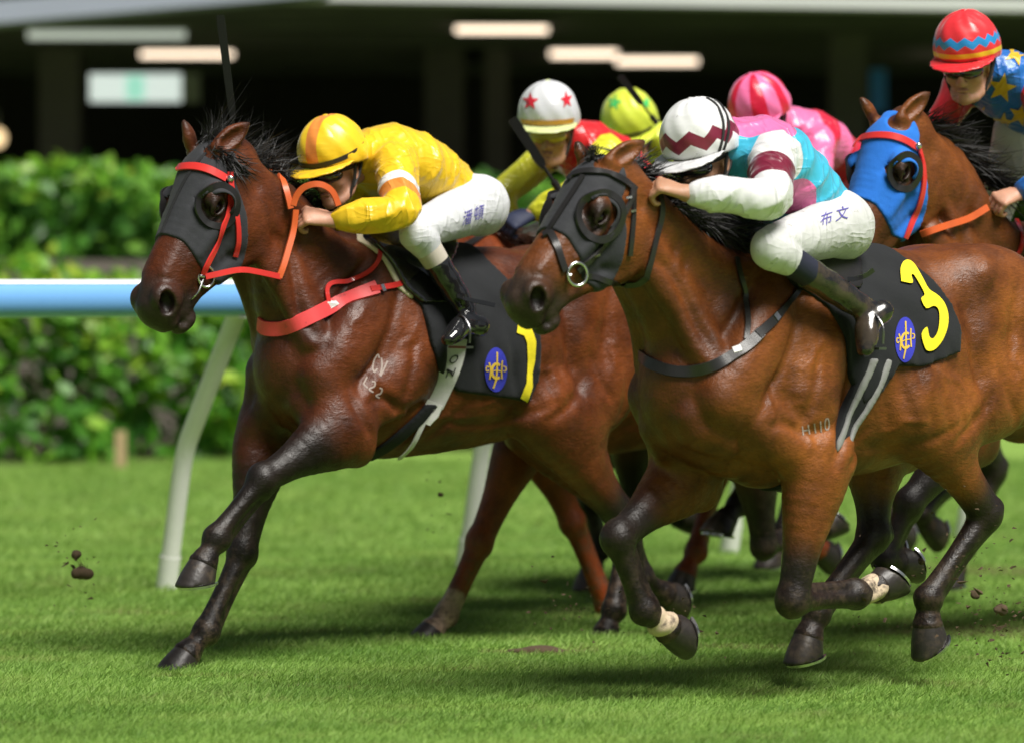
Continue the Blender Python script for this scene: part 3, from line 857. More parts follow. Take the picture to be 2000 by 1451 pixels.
def horse(name, label, fr, muz, poll, legs, ears, colors, h=0.009, pitch=0.0, sc=1.22, dark_fore=.45, dark_hind=.85, socks=(), neck_mid=(0, 0), head_v=(0, 0), mane=None, group='galloping racehorses', gloss=.42, head=True, width=1.0):
    t0 = time.time()
    root = empty('horse', fr.mat())
    tag(root, label, 'horse', group)
    zw = fr.zw
    T = lambda u, z: (u, zw + z + pitch * u)
    P = []
    st = [(.40, -.40, -.60, .09), (.33, -.27, -.72, .165), (.18, -.12, -.79, .215), (.02, -.02, -.82, .235), (-.18, -.035, -.82, .258), (-.42, -.070, -.80, .285), (-.66, -.060, -.755, .283), (-.88, -.020, -.67, .262), (-1.08, -.030, -.56, .24), (-1.25, -.11, -.50, .19), (-1.34, -.21, -.45, .12)]
    P.append(Tube([(u, 0, T(u, (a + b) / 2)[1], w * width, (a - b) / 2) for u, a, b, w in st], (0, 1, 0), .03, 2))
    P.append(Tube([(.12, 0, T(.12, -.07)[1], .05, .07), (-.02, 0, T(0, -.045)[1], .055, .06), (-.25, 0, T(-.25, -.085)[1], .06, .05), (-.6, 0, T(-.6, -.10)[1], .09, .05)], (0, 1, 0), .09, 2))
    fore = {}
    for key, pts in legs.items():
        fore[key] = [fr.L(*p) if len(p) == 3 and abs(p[0]) > 5 else np.asarray(p, float) for p in pts]
    for s, f, hh in ((1, 'LF', 'LH'), (-1, 'RF', 'RH')):
        E = fore[f][0] if f in fore else np.array([.12, s * .17, T(.12, -.75)[1]])
        sp = np.array([.345, s * .155, T(.345, -.50)[1]])
        P += [Tube([(.02, s * .10, T(.02, -.10)[1], .05, .09), (.15, s * .165, T(.15, -.28)[1], .062, .11), (.28, s * .185, T(.28, -.44)[1], .066, .10), tuple(sp) + (.072, .085)], (0, 1, 0), .035, 3),
              Ell(sp, (.075, .070, .095), None, .03),
              Tube([tuple(sp) + (.07, .09), tuple(sp * .45 + E * .55 + [0, s * .005, 0]) + (.072, .10), tuple(E) + (.07, .095)], (0, 1, 0), .03, 2),
              Tube([(-.05, s * .185, T(-.05, -.33)[1], .045, .075), (-.02, s * .215, T(-.02, -.50)[1], .055, .115), tuple(E + [-.03, s * .005, .07]) + (.055, .095)], (0, 1, 0), .022, 3),
              Tube([(.36, s * .065, T(.36, -.46)[1], .07, .06), (.375, s * .085, T(.375, -.60)[1], .078, .075), tuple((E + [.05, -s * .04, .05])) + (.06, .07)], (0, 1, 0), .016, 3),
              Tube([(.60, s * .075, T(.6, -.02)[1], .03, .05), (.46, s * .105, T(.46, -.20)[1], .035, .06), (.37, s * .13, T(.37, -.42)[1], .04, .05)], (0, 1, 0), .03, 3)]
        S = fore[hh][0] if hh in fore else np.array([-.85, s * .2, T(-.85, -.62)[1]])
        P += [Ell((-.93, s * .135, T(-.93, -.19)[1]), (.27, .125, .165), None, .05),
              Tube([(-.84, s * .195, T(-.84, -.13)[1], .055, .07), (-.88, s * .21, T(-.88, -.30)[1], .06, .09), tuple(S + [.02, 0, .06]) + (.06, .085)], (0, 1, 0), .03, 3),
              Tube([(-1.05, s * .15, T(-1.05, -.25)[1], .115, .19), (-1.06, s * .175, T(-1.06, -.45)[1], .11, .20), tuple(S + [-.10, -s * .01, -.02]) + (.10, .16)], (0, 1, 0), .04, 3),
              Tube([(-1.27, s * .10, T(-1.27, -.26)[1], .075, .09), (-1.27, s * .125, T(-1.27, -.45)[1], .08, .11), tuple(S * .45 + np.array([-1.24, s * .13, T(-1.2, -.62)[1]]) * .55) + (.075, .10)], (0, 1, 0), .028, 3),
              Ell(S, (.085, .07, .085), None, .04)]
    Pt = list(P)
    hoofs = []
    for key, pts in fore.items():
        C, a, d = leg_prims(P, pts, key[1] == 'H', 1 if key[0] == 'L' else -1, sc)
        hoofs.append((key, C, a, d))
    H = None
    if head:
        pl = fr.L(poll[0], poll[1], head_v[0]); mz = fr.L(muz[0], muz[1], head_v[1])
        H = Head(pl, mz)
        n3 = H.p(.045, 0, -.135); n2 = H.p(.035, 0, -.27)
        base = np.array([.25, 0, T(.25, -.23)[1]]); root_ = np.array([.06, 0, T(.06, -.30)[1]])
        mid = base * .52 + n2 * .48 + np.array([neck_mid[0], 0, neck_mid[1]])
        P.append(Tube([tuple(root_) + (.17, .29), tuple(base) + (.148, .262), tuple(mid) + (.112, .205), tuple(n2) + (.090, .148), tuple(n3) + (.076, .108), tuple(H.p(.07, 0, -.12)) + (.066, .085)], (0, 1, 0), .05, 4))
        for s in (1, -1):     # neck muscle straps and the groove under them
            P.append(Tube([tuple(H.p(.06, s * .055, -.17)) + (.032, .045), tuple(n2 + [.03, s * .078, -.09]) + (.034, .05), tuple(mid + [.055, s * .098, -.11]) + (.04, .06), (.36, s * .15, T(.36, -.38)[1], .05, .07)], (0, 1, 0), .02, 3))
            P.append(Tube([tuple(H.p(-.02, s * .045, -.05)) + (.03, .045), tuple(mid + [-.06, s * .085, .05]) + (.045, .07), (.10, s * .12, T(.10, -.16)[1], .05, .09)], (0, 1, 0), .035, 3))
        P += head_prims(H)
    G = lambda pts, a, w, **k: P.append(Groove([(u, T(u, z)[1]) for u, z in pts], a, w, **k))
    G([(.10, -.06), (.24, -.20), (.37, -.37)], .0174, .022)
    G([(.0, -.14), (.09, -.34), (.20, -.52)], .0101, .020)
    G([(-.17, -.24), (-.17, -.45), (-.12, -.62), (-.04, -.76)], .0232, .026)
    G([(-.11, -.60), (.04, -.63), (.19, -.55)], .0116, .020)
    G([(-.02, -.36), (.02, -.50), (.06, -.62)], .0087, .018)
    G([(-.16, -.68), (-.45, -.69), (-.72, -.60)], .0087, .018)
    for i in range(7):
        u = -.27 - .078 * i; G([(u, -.34), (u - .03, -.50), (u - .09, -.66)], .0061, .018)
    G([(-.73, -.16), (-.75, -.38), (-.80, -.56)], .0232, .045)
    G([(-1.10, -.16), (-1.17, -.42), (-1.12, -.70)], .0203, .022)
    G([(-.98, -.14), (-.94, -.34), (-.93, -.55)], .0101, .028)
    G([(-.80, -.09), (-.83, -.12), (-.86, -.15)], -.008, .06)
    if H is not None:
        a, b = H.p(.12, 0, -.24), H.p(.10, 0, -.30)
        P.append(Groove([(a[0], a[2]), tuple(((n2 + mid) / 2 + [.055, 0, -.05])[[0, 2]]), (.44, T(.44, -.26)[1]), (.37, T(.37, -.40)[1])], .0174, .022))
        for f in (.25, .55):
            c = n2 * (1 - f) + mid * f
            P.append(Groove([tuple((c + [-.02, 0, .07])[[0, 2]]), tuple((c + [.0, 0, .0])[[0, 2]]), tuple((c + [.03, 0, -.06])[[0, 2]])], .0058, .016))
    G([(.05, -.66), (.12, -.60), (.22, -.60)], .010, .016)
    G([(.13, -.42), (.20, -.50), (.27, -.60)], .008, .016)
    G([(-.28, -.60), (-.20, -.70), (-.12, -.76)], .008, .018)
    G([(.30, -.56), (.26, -.66), (.20, -.74)], .012, .020)
    G([(-1.02, -.40), (-1.04, -.58), (-1.02, -.72)], .009, .018)
    G([(-.86, -.42), (-.90, -.54), (-.98, -.64)], .010, .020)
    G([(-.60, -.70), (-.74, -.62), (-.84, -.52)], .012, .022)
    # veins that stand out on a galloping horse
    VR = np.random.default_rng(len(name) * 7 + 3)
    for u, z, du, dz in ((.02, -.70, .02, .14), (-.10, -.66, -.22, -.02), (-.30, -.64, -.2, .03), (.20, -.60, -.05, .16), (-.95, -.52, -.03, .2), (-.70, -.52, .15, .05), (.28, -.34, -.10, .10), (-.05, -.30, .1, -.12)):
        pts = [(u + du * t + VR.normal(0, .012), z + dz * t + VR.normal(0, .012)) for t in np.linspace(0, 1, 5)]; G(pts, -.005, .010)
    Pn = list(P)
    if H is not None:
        P += ear_prims(H, [fr.L(*e) for e in ears])
    V, Q = sculpt(P, h)
    body_c, dark, muz_c = [np.array(c) for c in colors]
    Cc = np.tile(body_c, (len(V), 1))
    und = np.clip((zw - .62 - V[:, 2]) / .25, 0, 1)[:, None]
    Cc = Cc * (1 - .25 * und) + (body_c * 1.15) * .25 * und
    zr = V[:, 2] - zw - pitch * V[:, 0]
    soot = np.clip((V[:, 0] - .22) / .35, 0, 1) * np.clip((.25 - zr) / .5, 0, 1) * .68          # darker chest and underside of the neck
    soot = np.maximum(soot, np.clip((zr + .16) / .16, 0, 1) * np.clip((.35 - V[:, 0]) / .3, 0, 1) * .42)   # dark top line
    soot = np.maximum(soot, wart(V, np.array([(.26, 0, zw - .25), (.42, 0, zw - .55)]), .16, .18) * .62)  # coat colour darkened down the front of the chest
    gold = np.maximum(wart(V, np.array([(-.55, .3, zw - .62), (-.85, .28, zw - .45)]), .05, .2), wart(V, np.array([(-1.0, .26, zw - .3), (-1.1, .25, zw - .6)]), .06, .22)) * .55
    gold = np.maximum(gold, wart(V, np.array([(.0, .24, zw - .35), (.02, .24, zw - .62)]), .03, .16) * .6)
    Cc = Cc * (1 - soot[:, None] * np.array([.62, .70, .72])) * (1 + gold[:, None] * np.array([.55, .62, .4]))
    W = np.zeros(len(V))
    for key, pts in fore.items():
        t = dark_hind if key[1] == 'H' else dark_fore
        kn = pts[0] + (pts[1] - pts[0]) * t
        W = np.maximum(W, wart(V, np.array([kn, pts[1]]), .055, .13)); W = np.maximum(W, wart(V, np.array([pts[1], pts[2]]), .08, .04)); W = np.maximum(W, wart(V, np.array([pts[2], pts[3]]), .09, .02))
    Cc = Cc * (1 - W[:, None]) + dark * W[:, None]
    if H is not None:
        w = wart(V, np.array([H.p(.585, 0, -.09), H.p(.55, 0, -.18)]), .075, .085)[:, None] * .94
        Cc = Cc * (1 - w) + muz_c * w
        for s in (1, -1):
            w = wart(V, H.p(.572, s * .050, -.082), .030, .012)[:, None] * .9; Cc = Cc * (1 - w) + np.array([.012, .006, .005]) * w  # shade inside the nostril hollow painted into the vertex colour
            w = wart(V, H.p(.205, s * .088, -.05), .034, .045)[:, None] * .9; Cc = Cc * (1 - w) + dark * 1.2 * w
        for i, s in enumerate((1, -1)):
            w = wart(V, fr.L(*ears[i]), .01, .05)[:, None] * .7; Cc = Cc * (1 - w) + dark * w
        w = wart(V, np.array([H.p(-.03, 0, .0), np.array([.1, 0, T(.1, -.02)[1]])]), .045, .05)[:, None] * .6; Cc = Cc * (1 - w) + dark * w
    for key, col in socks:
        p = fore[key]; w = wart(V, np.array([p[2] * .9 + p[1] * .1, p[3]]), .07, .015)[:, None]; Cc = Cc * (1 - w) + np.array(col) * w
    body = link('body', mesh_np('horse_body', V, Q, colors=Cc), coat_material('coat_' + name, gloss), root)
    for key, C, a, d in hoofs:
        hp, n, t, c = hoof_prims(C, a, d, sc * .84)
        hv, hq = sculpt(hp, .007, relax=1)
        ho = link('hoof', mesh_np('hoof', hv, hq), MAT['hoof'], root)
        th = np.linspace(-2.5, 2.5, 22)        # the shoe: an open ring under the wall
        B = np.cross(n, t); sh = sc * .84; o = c + n * .069 * sh + t * .032 * sh
        mb = MB()
        R1, R2 = .068 * sh, .046 * sh
        Vr = []
        for x in th:
            for r in (R1, R2):
                for hgt in (-.003, .006):
                    Vr.append(o + t * math.cos(x) * r * 1.08 + B * math.sin(x) * r * .95 + n * hgt)
        Fr = []
        for i in range(len(th) - 1):
            a0 = i * 4; b0 = a0 + 4
            Fr += [(a0, b0, b0 + 1, a0 + 1), (a0 + 2, a0 + 3, b0 + 3, b0 + 2), (a0 + 1, b0 + 1, b0 + 3, a0 + 3), (a0, a0 + 2, b0 + 2, b0)]
        mb.add(Vr, Fr); mb.build('horseshoe', MAT['steel'], ho, True)
    if H is not None:
        for s in (1, -1):
            e = MB(); th = np.linspace(0, math.pi, 9); c = H.p(.204, s * .076, -.053); rr = .026 * H.k
            ev, eq = sculpt([Ell(c, (rr, rr, rr), None, 0)], .005, relax=1)
            link('eye', mesh_np('eye', ev, eq), MAT['eye'], root)
    me = body.data
    W4 = np.array(fr.mat())
    Vw = V @ W4[:3, :3].T + W4[:3, 3]
    tri = np.concatenate([Q[:, :3], Q[:, [0, 2, 3]]])
    bvh = BVHTree.FromPolygons(Vw.tolist(), tri.tolist(), all_triangles=True)
    print('horse', name, len(V), round(time.time() - t0, 1))
    return dict(root=root, fr=fr, P=Pn, Pt=Pt, H=H, bvh=bvh, fore=fore, body=body, T=T, zw=zw)

BAY = ((.135, .036, .0105), (.012, .0085, .0072), (.030, .022, .019))
BRIGHT = ((.208, .067, .0150), (.015, .0105, .009), (.036, .027, .022))
CHEST = ((.24, .055, .014), (.22, .050, .013), (.05, .03, .02))
frA = Frame(-11.154, 722, 462)
A = horse('one', 'dark bay racehorse in front, black hood with red bridle, number 1 cloth', frA, (243, 588), (408, 290),
          dict(LF=[(672, 842, .19), (512, 938, .17), (422, 1050, .15), (398, 1098, .15)],
               RF=[(520, 858, -.17), (474, 1078, -.11), (402, 1232, -.08), (366, 1276, -.08)],
               LH=[(1075, 812, .19), (1222, 1030, .16), (1252, 1128, .14), (1300, 1160, .14)],
               RH=[(1065, 835, -.19), (1228, 1030, -.12), (1198, 1190, -.08), (1184, 1232, -.08)]),
          [(488, 240, .10), (358, 234, -.06)], BAY, .0085, head_v=(0, .03))
frB = Frame(-9.152, 1488, 470)
B = horse('three', 'bright bay racehorse nearest the lens, black hood and bridle, number 3 cloth', frB, (970, 564), (1172, 318),
          dict(LF=[(1600, 905, .19), (1548, 1172, .17), (1672, 1162, .15), (1712, 1148, .15)],
               RF=[(1345, 925, -.17), (1206, 1052, -.12), (1258, 1192, -.10), (1304, 1226, -.10)],
               LH=[(1790, 800, .20), (1925, 1004, .17), (1812, 1168, .14), (1812, 1216, .14)],
               RH=[(1700, 840, -.19), (1706, 1044, -.12), (1594, 1196, -.09), (1580, 1240, -.09)]),
          [(1262, 275, .09), (1126, 276, -.06)], BRIGHT, .0085, pitch=-.02, dark_fore=.82, dark_hind=.92)
frC = Frame(-11.75, 1085, 500)
C = horse('chestnut', 'chestnut racehorse with one white sock running behind the leading horse', frC, (748, 560), (815, 415),
          dict(LF=[(1035, 835, .16), (937, 1058, .14), (870, 1200, .12), (846, 1228, .12)],
               RF=[(1050, 850, -.16), (1118, 1018, -.1), (1184, 1185, -.08), (1200, 1218, -.08)],
               LH=[(-.88, .19, .92), (-1.20, .15, .60), (-1.32, .12, .30), (-1.40, .12, .24)],
               RH=[(-.84, -.19, .92), (-1.05, -.15, .56), (-.90, -.12, .24), (-.84, -.12, .15)]),
          [(845, 385, .09), (795, 385, -.06)], CHEST, .013, socks=[('LF', (.66, .54, .45))])
DARKB = ((.13, .042, .017), (.013, .0095, .008), (.03, .022, .019))
frF = Frame(-9.86, 2000, 445)
F = horse('bluehood', 'bay racehorse in a blue hood with red bridle at the right edge', frF, (1612, 505), (1740, 232),
          dict(LF=[(1890, 850, .16), (1775, 985, .12), (1726, 1094, .1), (1752, 1100, .1)],
               RF=[(1800, 850, -.16), (1712, 902, -.12), (1700, 1030, -.1), (1722, 1058, -.1)],
               LH=[(-.88, .19, .92), (-1.20, .15, .60), (-1.32, .12, .30), (-1.40, .12, .24)],
               RH=[(-.84, -.19, .92), (-1.05, -.15, .56), (-.90, -.12, .24), (-.84, -.12, .15)]),
          [(1818, 178, .10), (1680, 190, -.06)], BRIGHT, .010)
frE = Frame(-11.4, 1556, 500)
E = horse('pink', 'dark bay racehorse mostly hidden behind the number 3 horse', frE, (1260, 590), (1325, 420),
          dict(LF=[(1475, 880, .15), (1492, 1066, .12), (1586, 1040, .1), (1606, 1032, .1)],
               RF=[(1520, 840, -.15), (1462, 925, -.12), (1440, 985, -.1), (1418, 1012, -.1)],
               LH=[(-.84, .19, .92), (-1.05, .15, .56), (-.90, .12, .24), (-.84, .12, .15)],
               RH=[(1850, 830, -.18), (1868, 930, -.12), (1796, 1003, -.1), (1812, 1024, -.1)]),
          [(1350, 385, .09), (1310, 385, -.06)], DARKB, .014)
frD = Frame(-12.5, 1285, 505)
D = horse('lime', 'dark racehorse hidden behind the chestnut, only a lifted hoof in view', frD, (1075, 590), (1135, 450),
          dict(LF=[(1240, 850, .15), (1235, 985, .12), (1302, 1000, .1), (1324, 1008, .1)],
               RF=[(.16, -.16, .74), (.30, -.12, .42), (.26, -.1, .2), (.30, -.1, .12)],
               LH=[(-.88, .19, .92), (-1.20, .15, .60), (-1.32, .12, .30), (-1.40, .12, .24)],
               RH=[(-.84, -.19, .92), (-1.05, -.15, .56), (-.90, -.12, .24), (-.84, -.12, .15)]),
          [(1160, 420, .09), (1120, 420, -.06)], DARKB, .014)

# ------------------------------------------------------------------ laying things on surfaces
from mathutils.geometry import delaunay_2d_cdt
CAMP = Vector((0, 0, HC))
def cast(px, py, bvhs, off=0.0):
    r = Vector(ray(px, py)).normalized(); best = None
    for b in bvhs:
        loc, nrm, i, d = b.ray_cast(CAMP, r)
        if loc is not None and (best is None or d < best[2]): best = (loc, nrm, d)
    if best is None: return None
    n = best[1] if best[1].dot(r) < 0 else -best[1]
    return np.array(best[0] + n * off), np.array(n)

def bvh_of(o):
    me = o.data; n = len(me.vertices); co = np.empty(n * 3, np.float32); me.vertices.foreach_get('co', co); co = co.reshape(-1, 3)
    M = np.array(wmat(o)); W = co @ M[:3, :3].T + M[:3, 3]
    return BVHTree.FromPolygons(W.tolist(), [tuple(p.vertices) for p in me.polygons])

def ribbon_mesh(P, Nn, W, thick):
    """a band of leather or webbing: points, outward normals, widths"""
    n = len(P); V = []; F = []
    for i in range(n):
        t = unit(P[min(i + 1, n - 1)] - P[max(i - 1, 0)]); s = unit(np.cross(Nn[i], t)); nn = np.cross(t, s)
        w = W[i] / 2
        for a, b in ((-1, 0), (-.92, 1), (.92, 1), (1, 0)):
            V.append(P[i] + s * w * a + nn * thick * b)
    for i in range(n - 1):
        a = i * 4; b = a + 4
        F += [(a + k, a + (k + 1) % 4, b + (k + 1) % 4, b + k) for k in range(4)]
    F += [(3, 2, 1, 0), tuple((n - 1) * 4 + k for k in range(4))]
    return V, F

def strap(name, pts, width, mat, parent, bvhs, off=.003, thick=.004, smooth=3, sub=6, free=None):
    """strap through photo points, lying on the surfaces under them; free: depth for points that hang clear"""
    q = catmull([(x, y) for x, y in pts], sub); w = np.interp(np.linspace(0, 1, len(q)), np.linspace(0, 1, len(width)) if not np.isscalar(width) else [0, 1], width if not np.isscalar(width) else [width, width])
    P = []; Nn = []
    for x, y in q:
        c = cast(x, y, bvhs, off)
        P.append(None if c is None else c[0]); Nn.append(None if c is None else c[1])
    ok = [i for i, p in enumerate(P) if p is not None]
    if not ok: return None
    for i in range(len(P)):
        if P[i] is None:
            j = min(ok, key=lambda k: abs(k - i)); P[i] = at_depth(q[i][0], q[i][1], P[j][1]); Nn[i] = Nn[j]
    P = np.array(P); Nn = np.array(Nn)
    for _ in range(smooth):
        P[1:-1] = .25 * P[:-2] + .5 * P[1:-1] + .25 * P[2:]; Nn[1:-1] = .25 * Nn[:-2] + .5 * Nn[1:-1] + .25 * Nn[2:]
    V, F = ribbon_mesh(P, [unit(n) for n in Nn], w, thick)
    return put(name, V, F, mat, parent, True)

def wmat(o):
    M = o.matrix_basis.copy()
    while o.parent is not None:
        o = o.parent; M = o.matrix_basis @ M
    return M

def put(name, V, F, mat, parent, smooth=False):
    M = np.array(wmat(parent).inverted()); V = np.asarray(V, float) @ M[:3, :3].T + M[:3, 3]
    return link(name, mesh_py(name, V, F, smooth), mat, parent)

def free_strap(name, P, width, mat, parent, nrm=None, thick=.004, sub=6):
    """strap in the air through world points"""
    P = catmull(P, sub); nrm = SIDE if nrm is None else nrm
    w = np.interp(np.linspace(0, 1, len(P)), np.linspace(0, 1, len(width)), width) if not np.isscalar(width) else np.full(len(P), width)
    V, F = ribbon_mesh(P, [nrm] * len(P), w, thick)
    return put(name, V, F, mat, parent, True)

def over_strap(name, pts, width, mat, parent, bvhs, depth0, clear=.03, thick=.006, sub=6):
    """strap in the air through photo points, kept clear of the surfaces behind it"""
    q = catmull([(x, y, d) for (x, y), d in zip(pts, depth0)], sub); P = []
    for x, y, d in q:
        c = cast(x, y, bvhs, 0); d2 = d if c is None else min(d, c[0][1] - clear)
        P.append(at_depth(x, y, d2))
    P = np.array(P)
    for _ in range(4): P[1:-1] = .25 * P[:-2] + .5 * P[1:-1] + .25 * P[2:]
    w = np.full(len(P), width); n = unit(np.array([.35, -.93, .1]))
    V, F = ribbon_mesh(P, [n] * len(P), w, thick)
    return put(name, V, F, mat, parent, True)

def decal(name, poly, mat, parent, bvhs, off=.003, step=5):
    """a flat patch (photo outline) laid on the surface under it"""
    pts = []
    n = len(poly)
    for i in range(n):
        a = np.array(poly[i], float); b = np.array(poly[(i + 1) % n], float); k = max(1, int(np.linalg.norm(b - a) / step))
        for j in range(k): pts.append(a + (b - a) * j / k)
    m = len(pts); edges = [(i, (i + 1) % m) for i in range(m)]
    A_ = np.array(pts); lo = A_.min(0); hi = A_.max(0)
    inner = [np.array([x, y]) for x in np.arange(lo[0] + step / 2, hi[0], step) for y in np.arange(lo[1] + step / 2, hi[1], step)]
    def inside(p):
        c = False
        for i in range(m):
            a, b = pts[i], pts[(i + 1) % m]
            if (a[1] > p[1]) != (b[1] > p[1]) and p[0] < (b[0] - a[0]) * (p[1] - a[1]) / (b[1] - a[1]) + a[0]: c = not c
        return c
    inner = [p for p in inner if inside(p) and min(np.linalg.norm(p - q) for q in pts) > step * .4]
    vs, es, fs, *_ = delaunay_2d_cdt([Vector(p) for p in pts + inner], edges, [], 1, 1e-4)
    V = []; good = {}
    for i, v in enumerate(vs):
        c = cast(v.x, v.y, bvhs, off)
        if c is not None: good[i] = len(V); V.append(c[0])
    dep = np.median([p[1] for p in V]) if V else 0
    F = [tuple(good[i] for i in f) for f in fs if all(i in good and abs(V[good[i]][1] - dep) < .25 for i in f)]
    if not F: return None
    return put(name, V, F, mat, parent, True)

def glyph(ch, x0, y0, size, mat, parent, bvhs, slant=0.0, rise=0.0, sx=1.0, off=.003):
    """one written character laid on the surface under the photo point"""
    c = bpy.data.curves.new('glyph', 'FONT'); c.body = ch; c.resolution_u = 2
    t = bpy.data.objects.new('glyph', c); COL.objects.link(t); bpy.context.view_layer.update()
    ev = t.evaluated_get(bpy.context.evaluated_depsgraph_get()); me = ev.to_mesh()
    vs = [tuple(v.co[:2]) for v in me.vertices]; fs = [tuple(p.vertices) for p in me.polygons]
    ev.to_mesh_clear(); bpy.data.objects.remove(t); bpy.data.curves.remove(c)
    V = []
    for x, y in vs:
        h_ = cast(x0 + size * (x * sx + y * slant), y0 - size * (y + x * rise), bvhs, off)
        if h_ is None: return None
        V.append(h_[0])
    return put('lettering', V, fs, mat, parent)

def smooth_poly(p, n=4):
    A_ = np.array(list(p) + [p[0]], float); return [tuple(q) for q in catmull(A_, n)[:-1]]

def star(cx, cy, r, rot=0.0, sx=1.0, sh=0.0):
    P = []
    for i in range(10):
        a = math.pi * (i / 5) - math.pi / 2 + rot; q = r if i % 2 == 0 else r * .42
        P.append((cx + math.cos(a) * q * sx, cy + math.sin(a) * q + math.cos(a) * q * sh))
    return P

def stroke(pts, w, sub=5):
    q = catmull(pts, sub) if len(pts) > 2 else np.array(pts, float); L = []; R = []
    for i in range(len(q)):
        t = q[min(i + 1, len(q) - 1)] - q[max(i - 1, 0)]; t = t / (np.linalg.norm(t) + 1e-9); n = np.array([-t[1], t[0]]) * w / 2
        L.append(tuple(q[i] + n)); R.append(tuple(q[i] - n))
    return L + R[::-1]

def ring_band(fr):
    pass

# ------------------------------------------------------------------ tack materials
def fabric(name, col, rough=.85, wscale=260, var=.15, dirt=None, damt=.66, bumpw=.25):
    m = NT(name); co = m.co()
    c = m.mix(m.noise(14, 4, .6, co), tuple(x * (1 - var) for x in col), tuple(min(1, x * (1 + var)) for x in col))
    if dirt is not None: c = m.mix(m.ramp(m.noise(26, 6, .75, co), [(damt, 0.), (damt + .1, .8)]), c, dirt)
    m.set(col=c, rough=rough, spec=.25, sheen=.05)
    m.bump(m.math('ADD', m.noise(wscale, 2, .6, co), m.math('MULTIPLY', m.noise(18, 3, .6, co), 3.)), bumpw, .004)
    return m.m
MAT['hood_black'] = fabric('hood_cloth', (.030, .031, .036), .75, 300, .25, (.10, .085, .07), .70)
MAT['hood_seam'] = fabric('hood_seam', (.016, .016, .018), .8, 300, .2)
MAT['hood_blue'] = fabric('hood_blue', (.022, .165, .62), .9, 220, .15, (.10, .11, .14), .72)
MAT['leather'] = simple('black_leather', (.016, .015, .015), .32, var=.3, bump=.15, bscale=180, dirt=(.06, .05, .04), damt=.68)
MAT['red_strap'] = simple('red_strap', (.66, .035, .030), .30, var=.12, bump=.08, bscale=150, dirt=(.22, .03, .02), dscale=30, damt=.64, coat=.3)
MAT['pink_red'] = simple('breast_red', (.72, .060, .065), .5, var=.12, bump=.15, bscale=260, dirt=(.20, .03, .03), dscale=22, damt=.60)
MAT['orange_rein'] = simple('rubber_rein', (.62, .105, .022), .45, var=.1, bump=.2, bscale=220)
MAT['cloth_black'] = fabric('saddlecloth', (.014, .015, .017), .88, 340, .25, (.05, .045, .04), .72, .3)
MAT['yellow_print'] = fabric('number_yellow', (.80, .66, .02), .7, 300, .06, (.45, .36, .05), .74)
MAT['emblem_blue'] = fabric('emblem_blue', (.035, .040, .42), .55, 420, .2)
MAT['emblem_gold'] = simple('emblem_gold', (.66, .44, .05), .45, var=.15, bump=.3, bscale=400)
MAT['web_grey'] = fabric('girth_web', (.56, .55, .53), .7, 420, .1, (.20, .17, .13), .62)
MAT['web_dark'] = fabric('girth_web_grey', (.24, .24, .235), .7, 420, .1, (.12, .10, .08), .62)
MAT['cream'] = simple('cream_pad', (.62, .55, .38), .7, var=.1, bump=.2)
MAT['patent'] = simple('patent_leather', (.012, .012, .013), .12, var=.2, coat=.6, bump=.12, bscale=18)
MAT['mark'] = simple('brand_hair', (.30, .24, .21), .7, var=.2)
MAT['tape'] = simple('white_tape', (.55, .43, .30), .75, var=.35, scale=30, dirt=(.035, .026, .02), dscale=16, damt=.50)
MAT['white_label'] = simple('label_white', (.75, .73, .72), .6)
MAT['hair'] = simple('mane_hair', (.009, .008, .008), .58, var=.4, scale=60)
MAT['hair_red'] = simple('mane_chestnut', (.09, .030, .014), .5, var=.4, scale=60)
MAT['whip'] = simple('whip_black', (.008, .008, .008), .6, spec=.3, bump=.2)

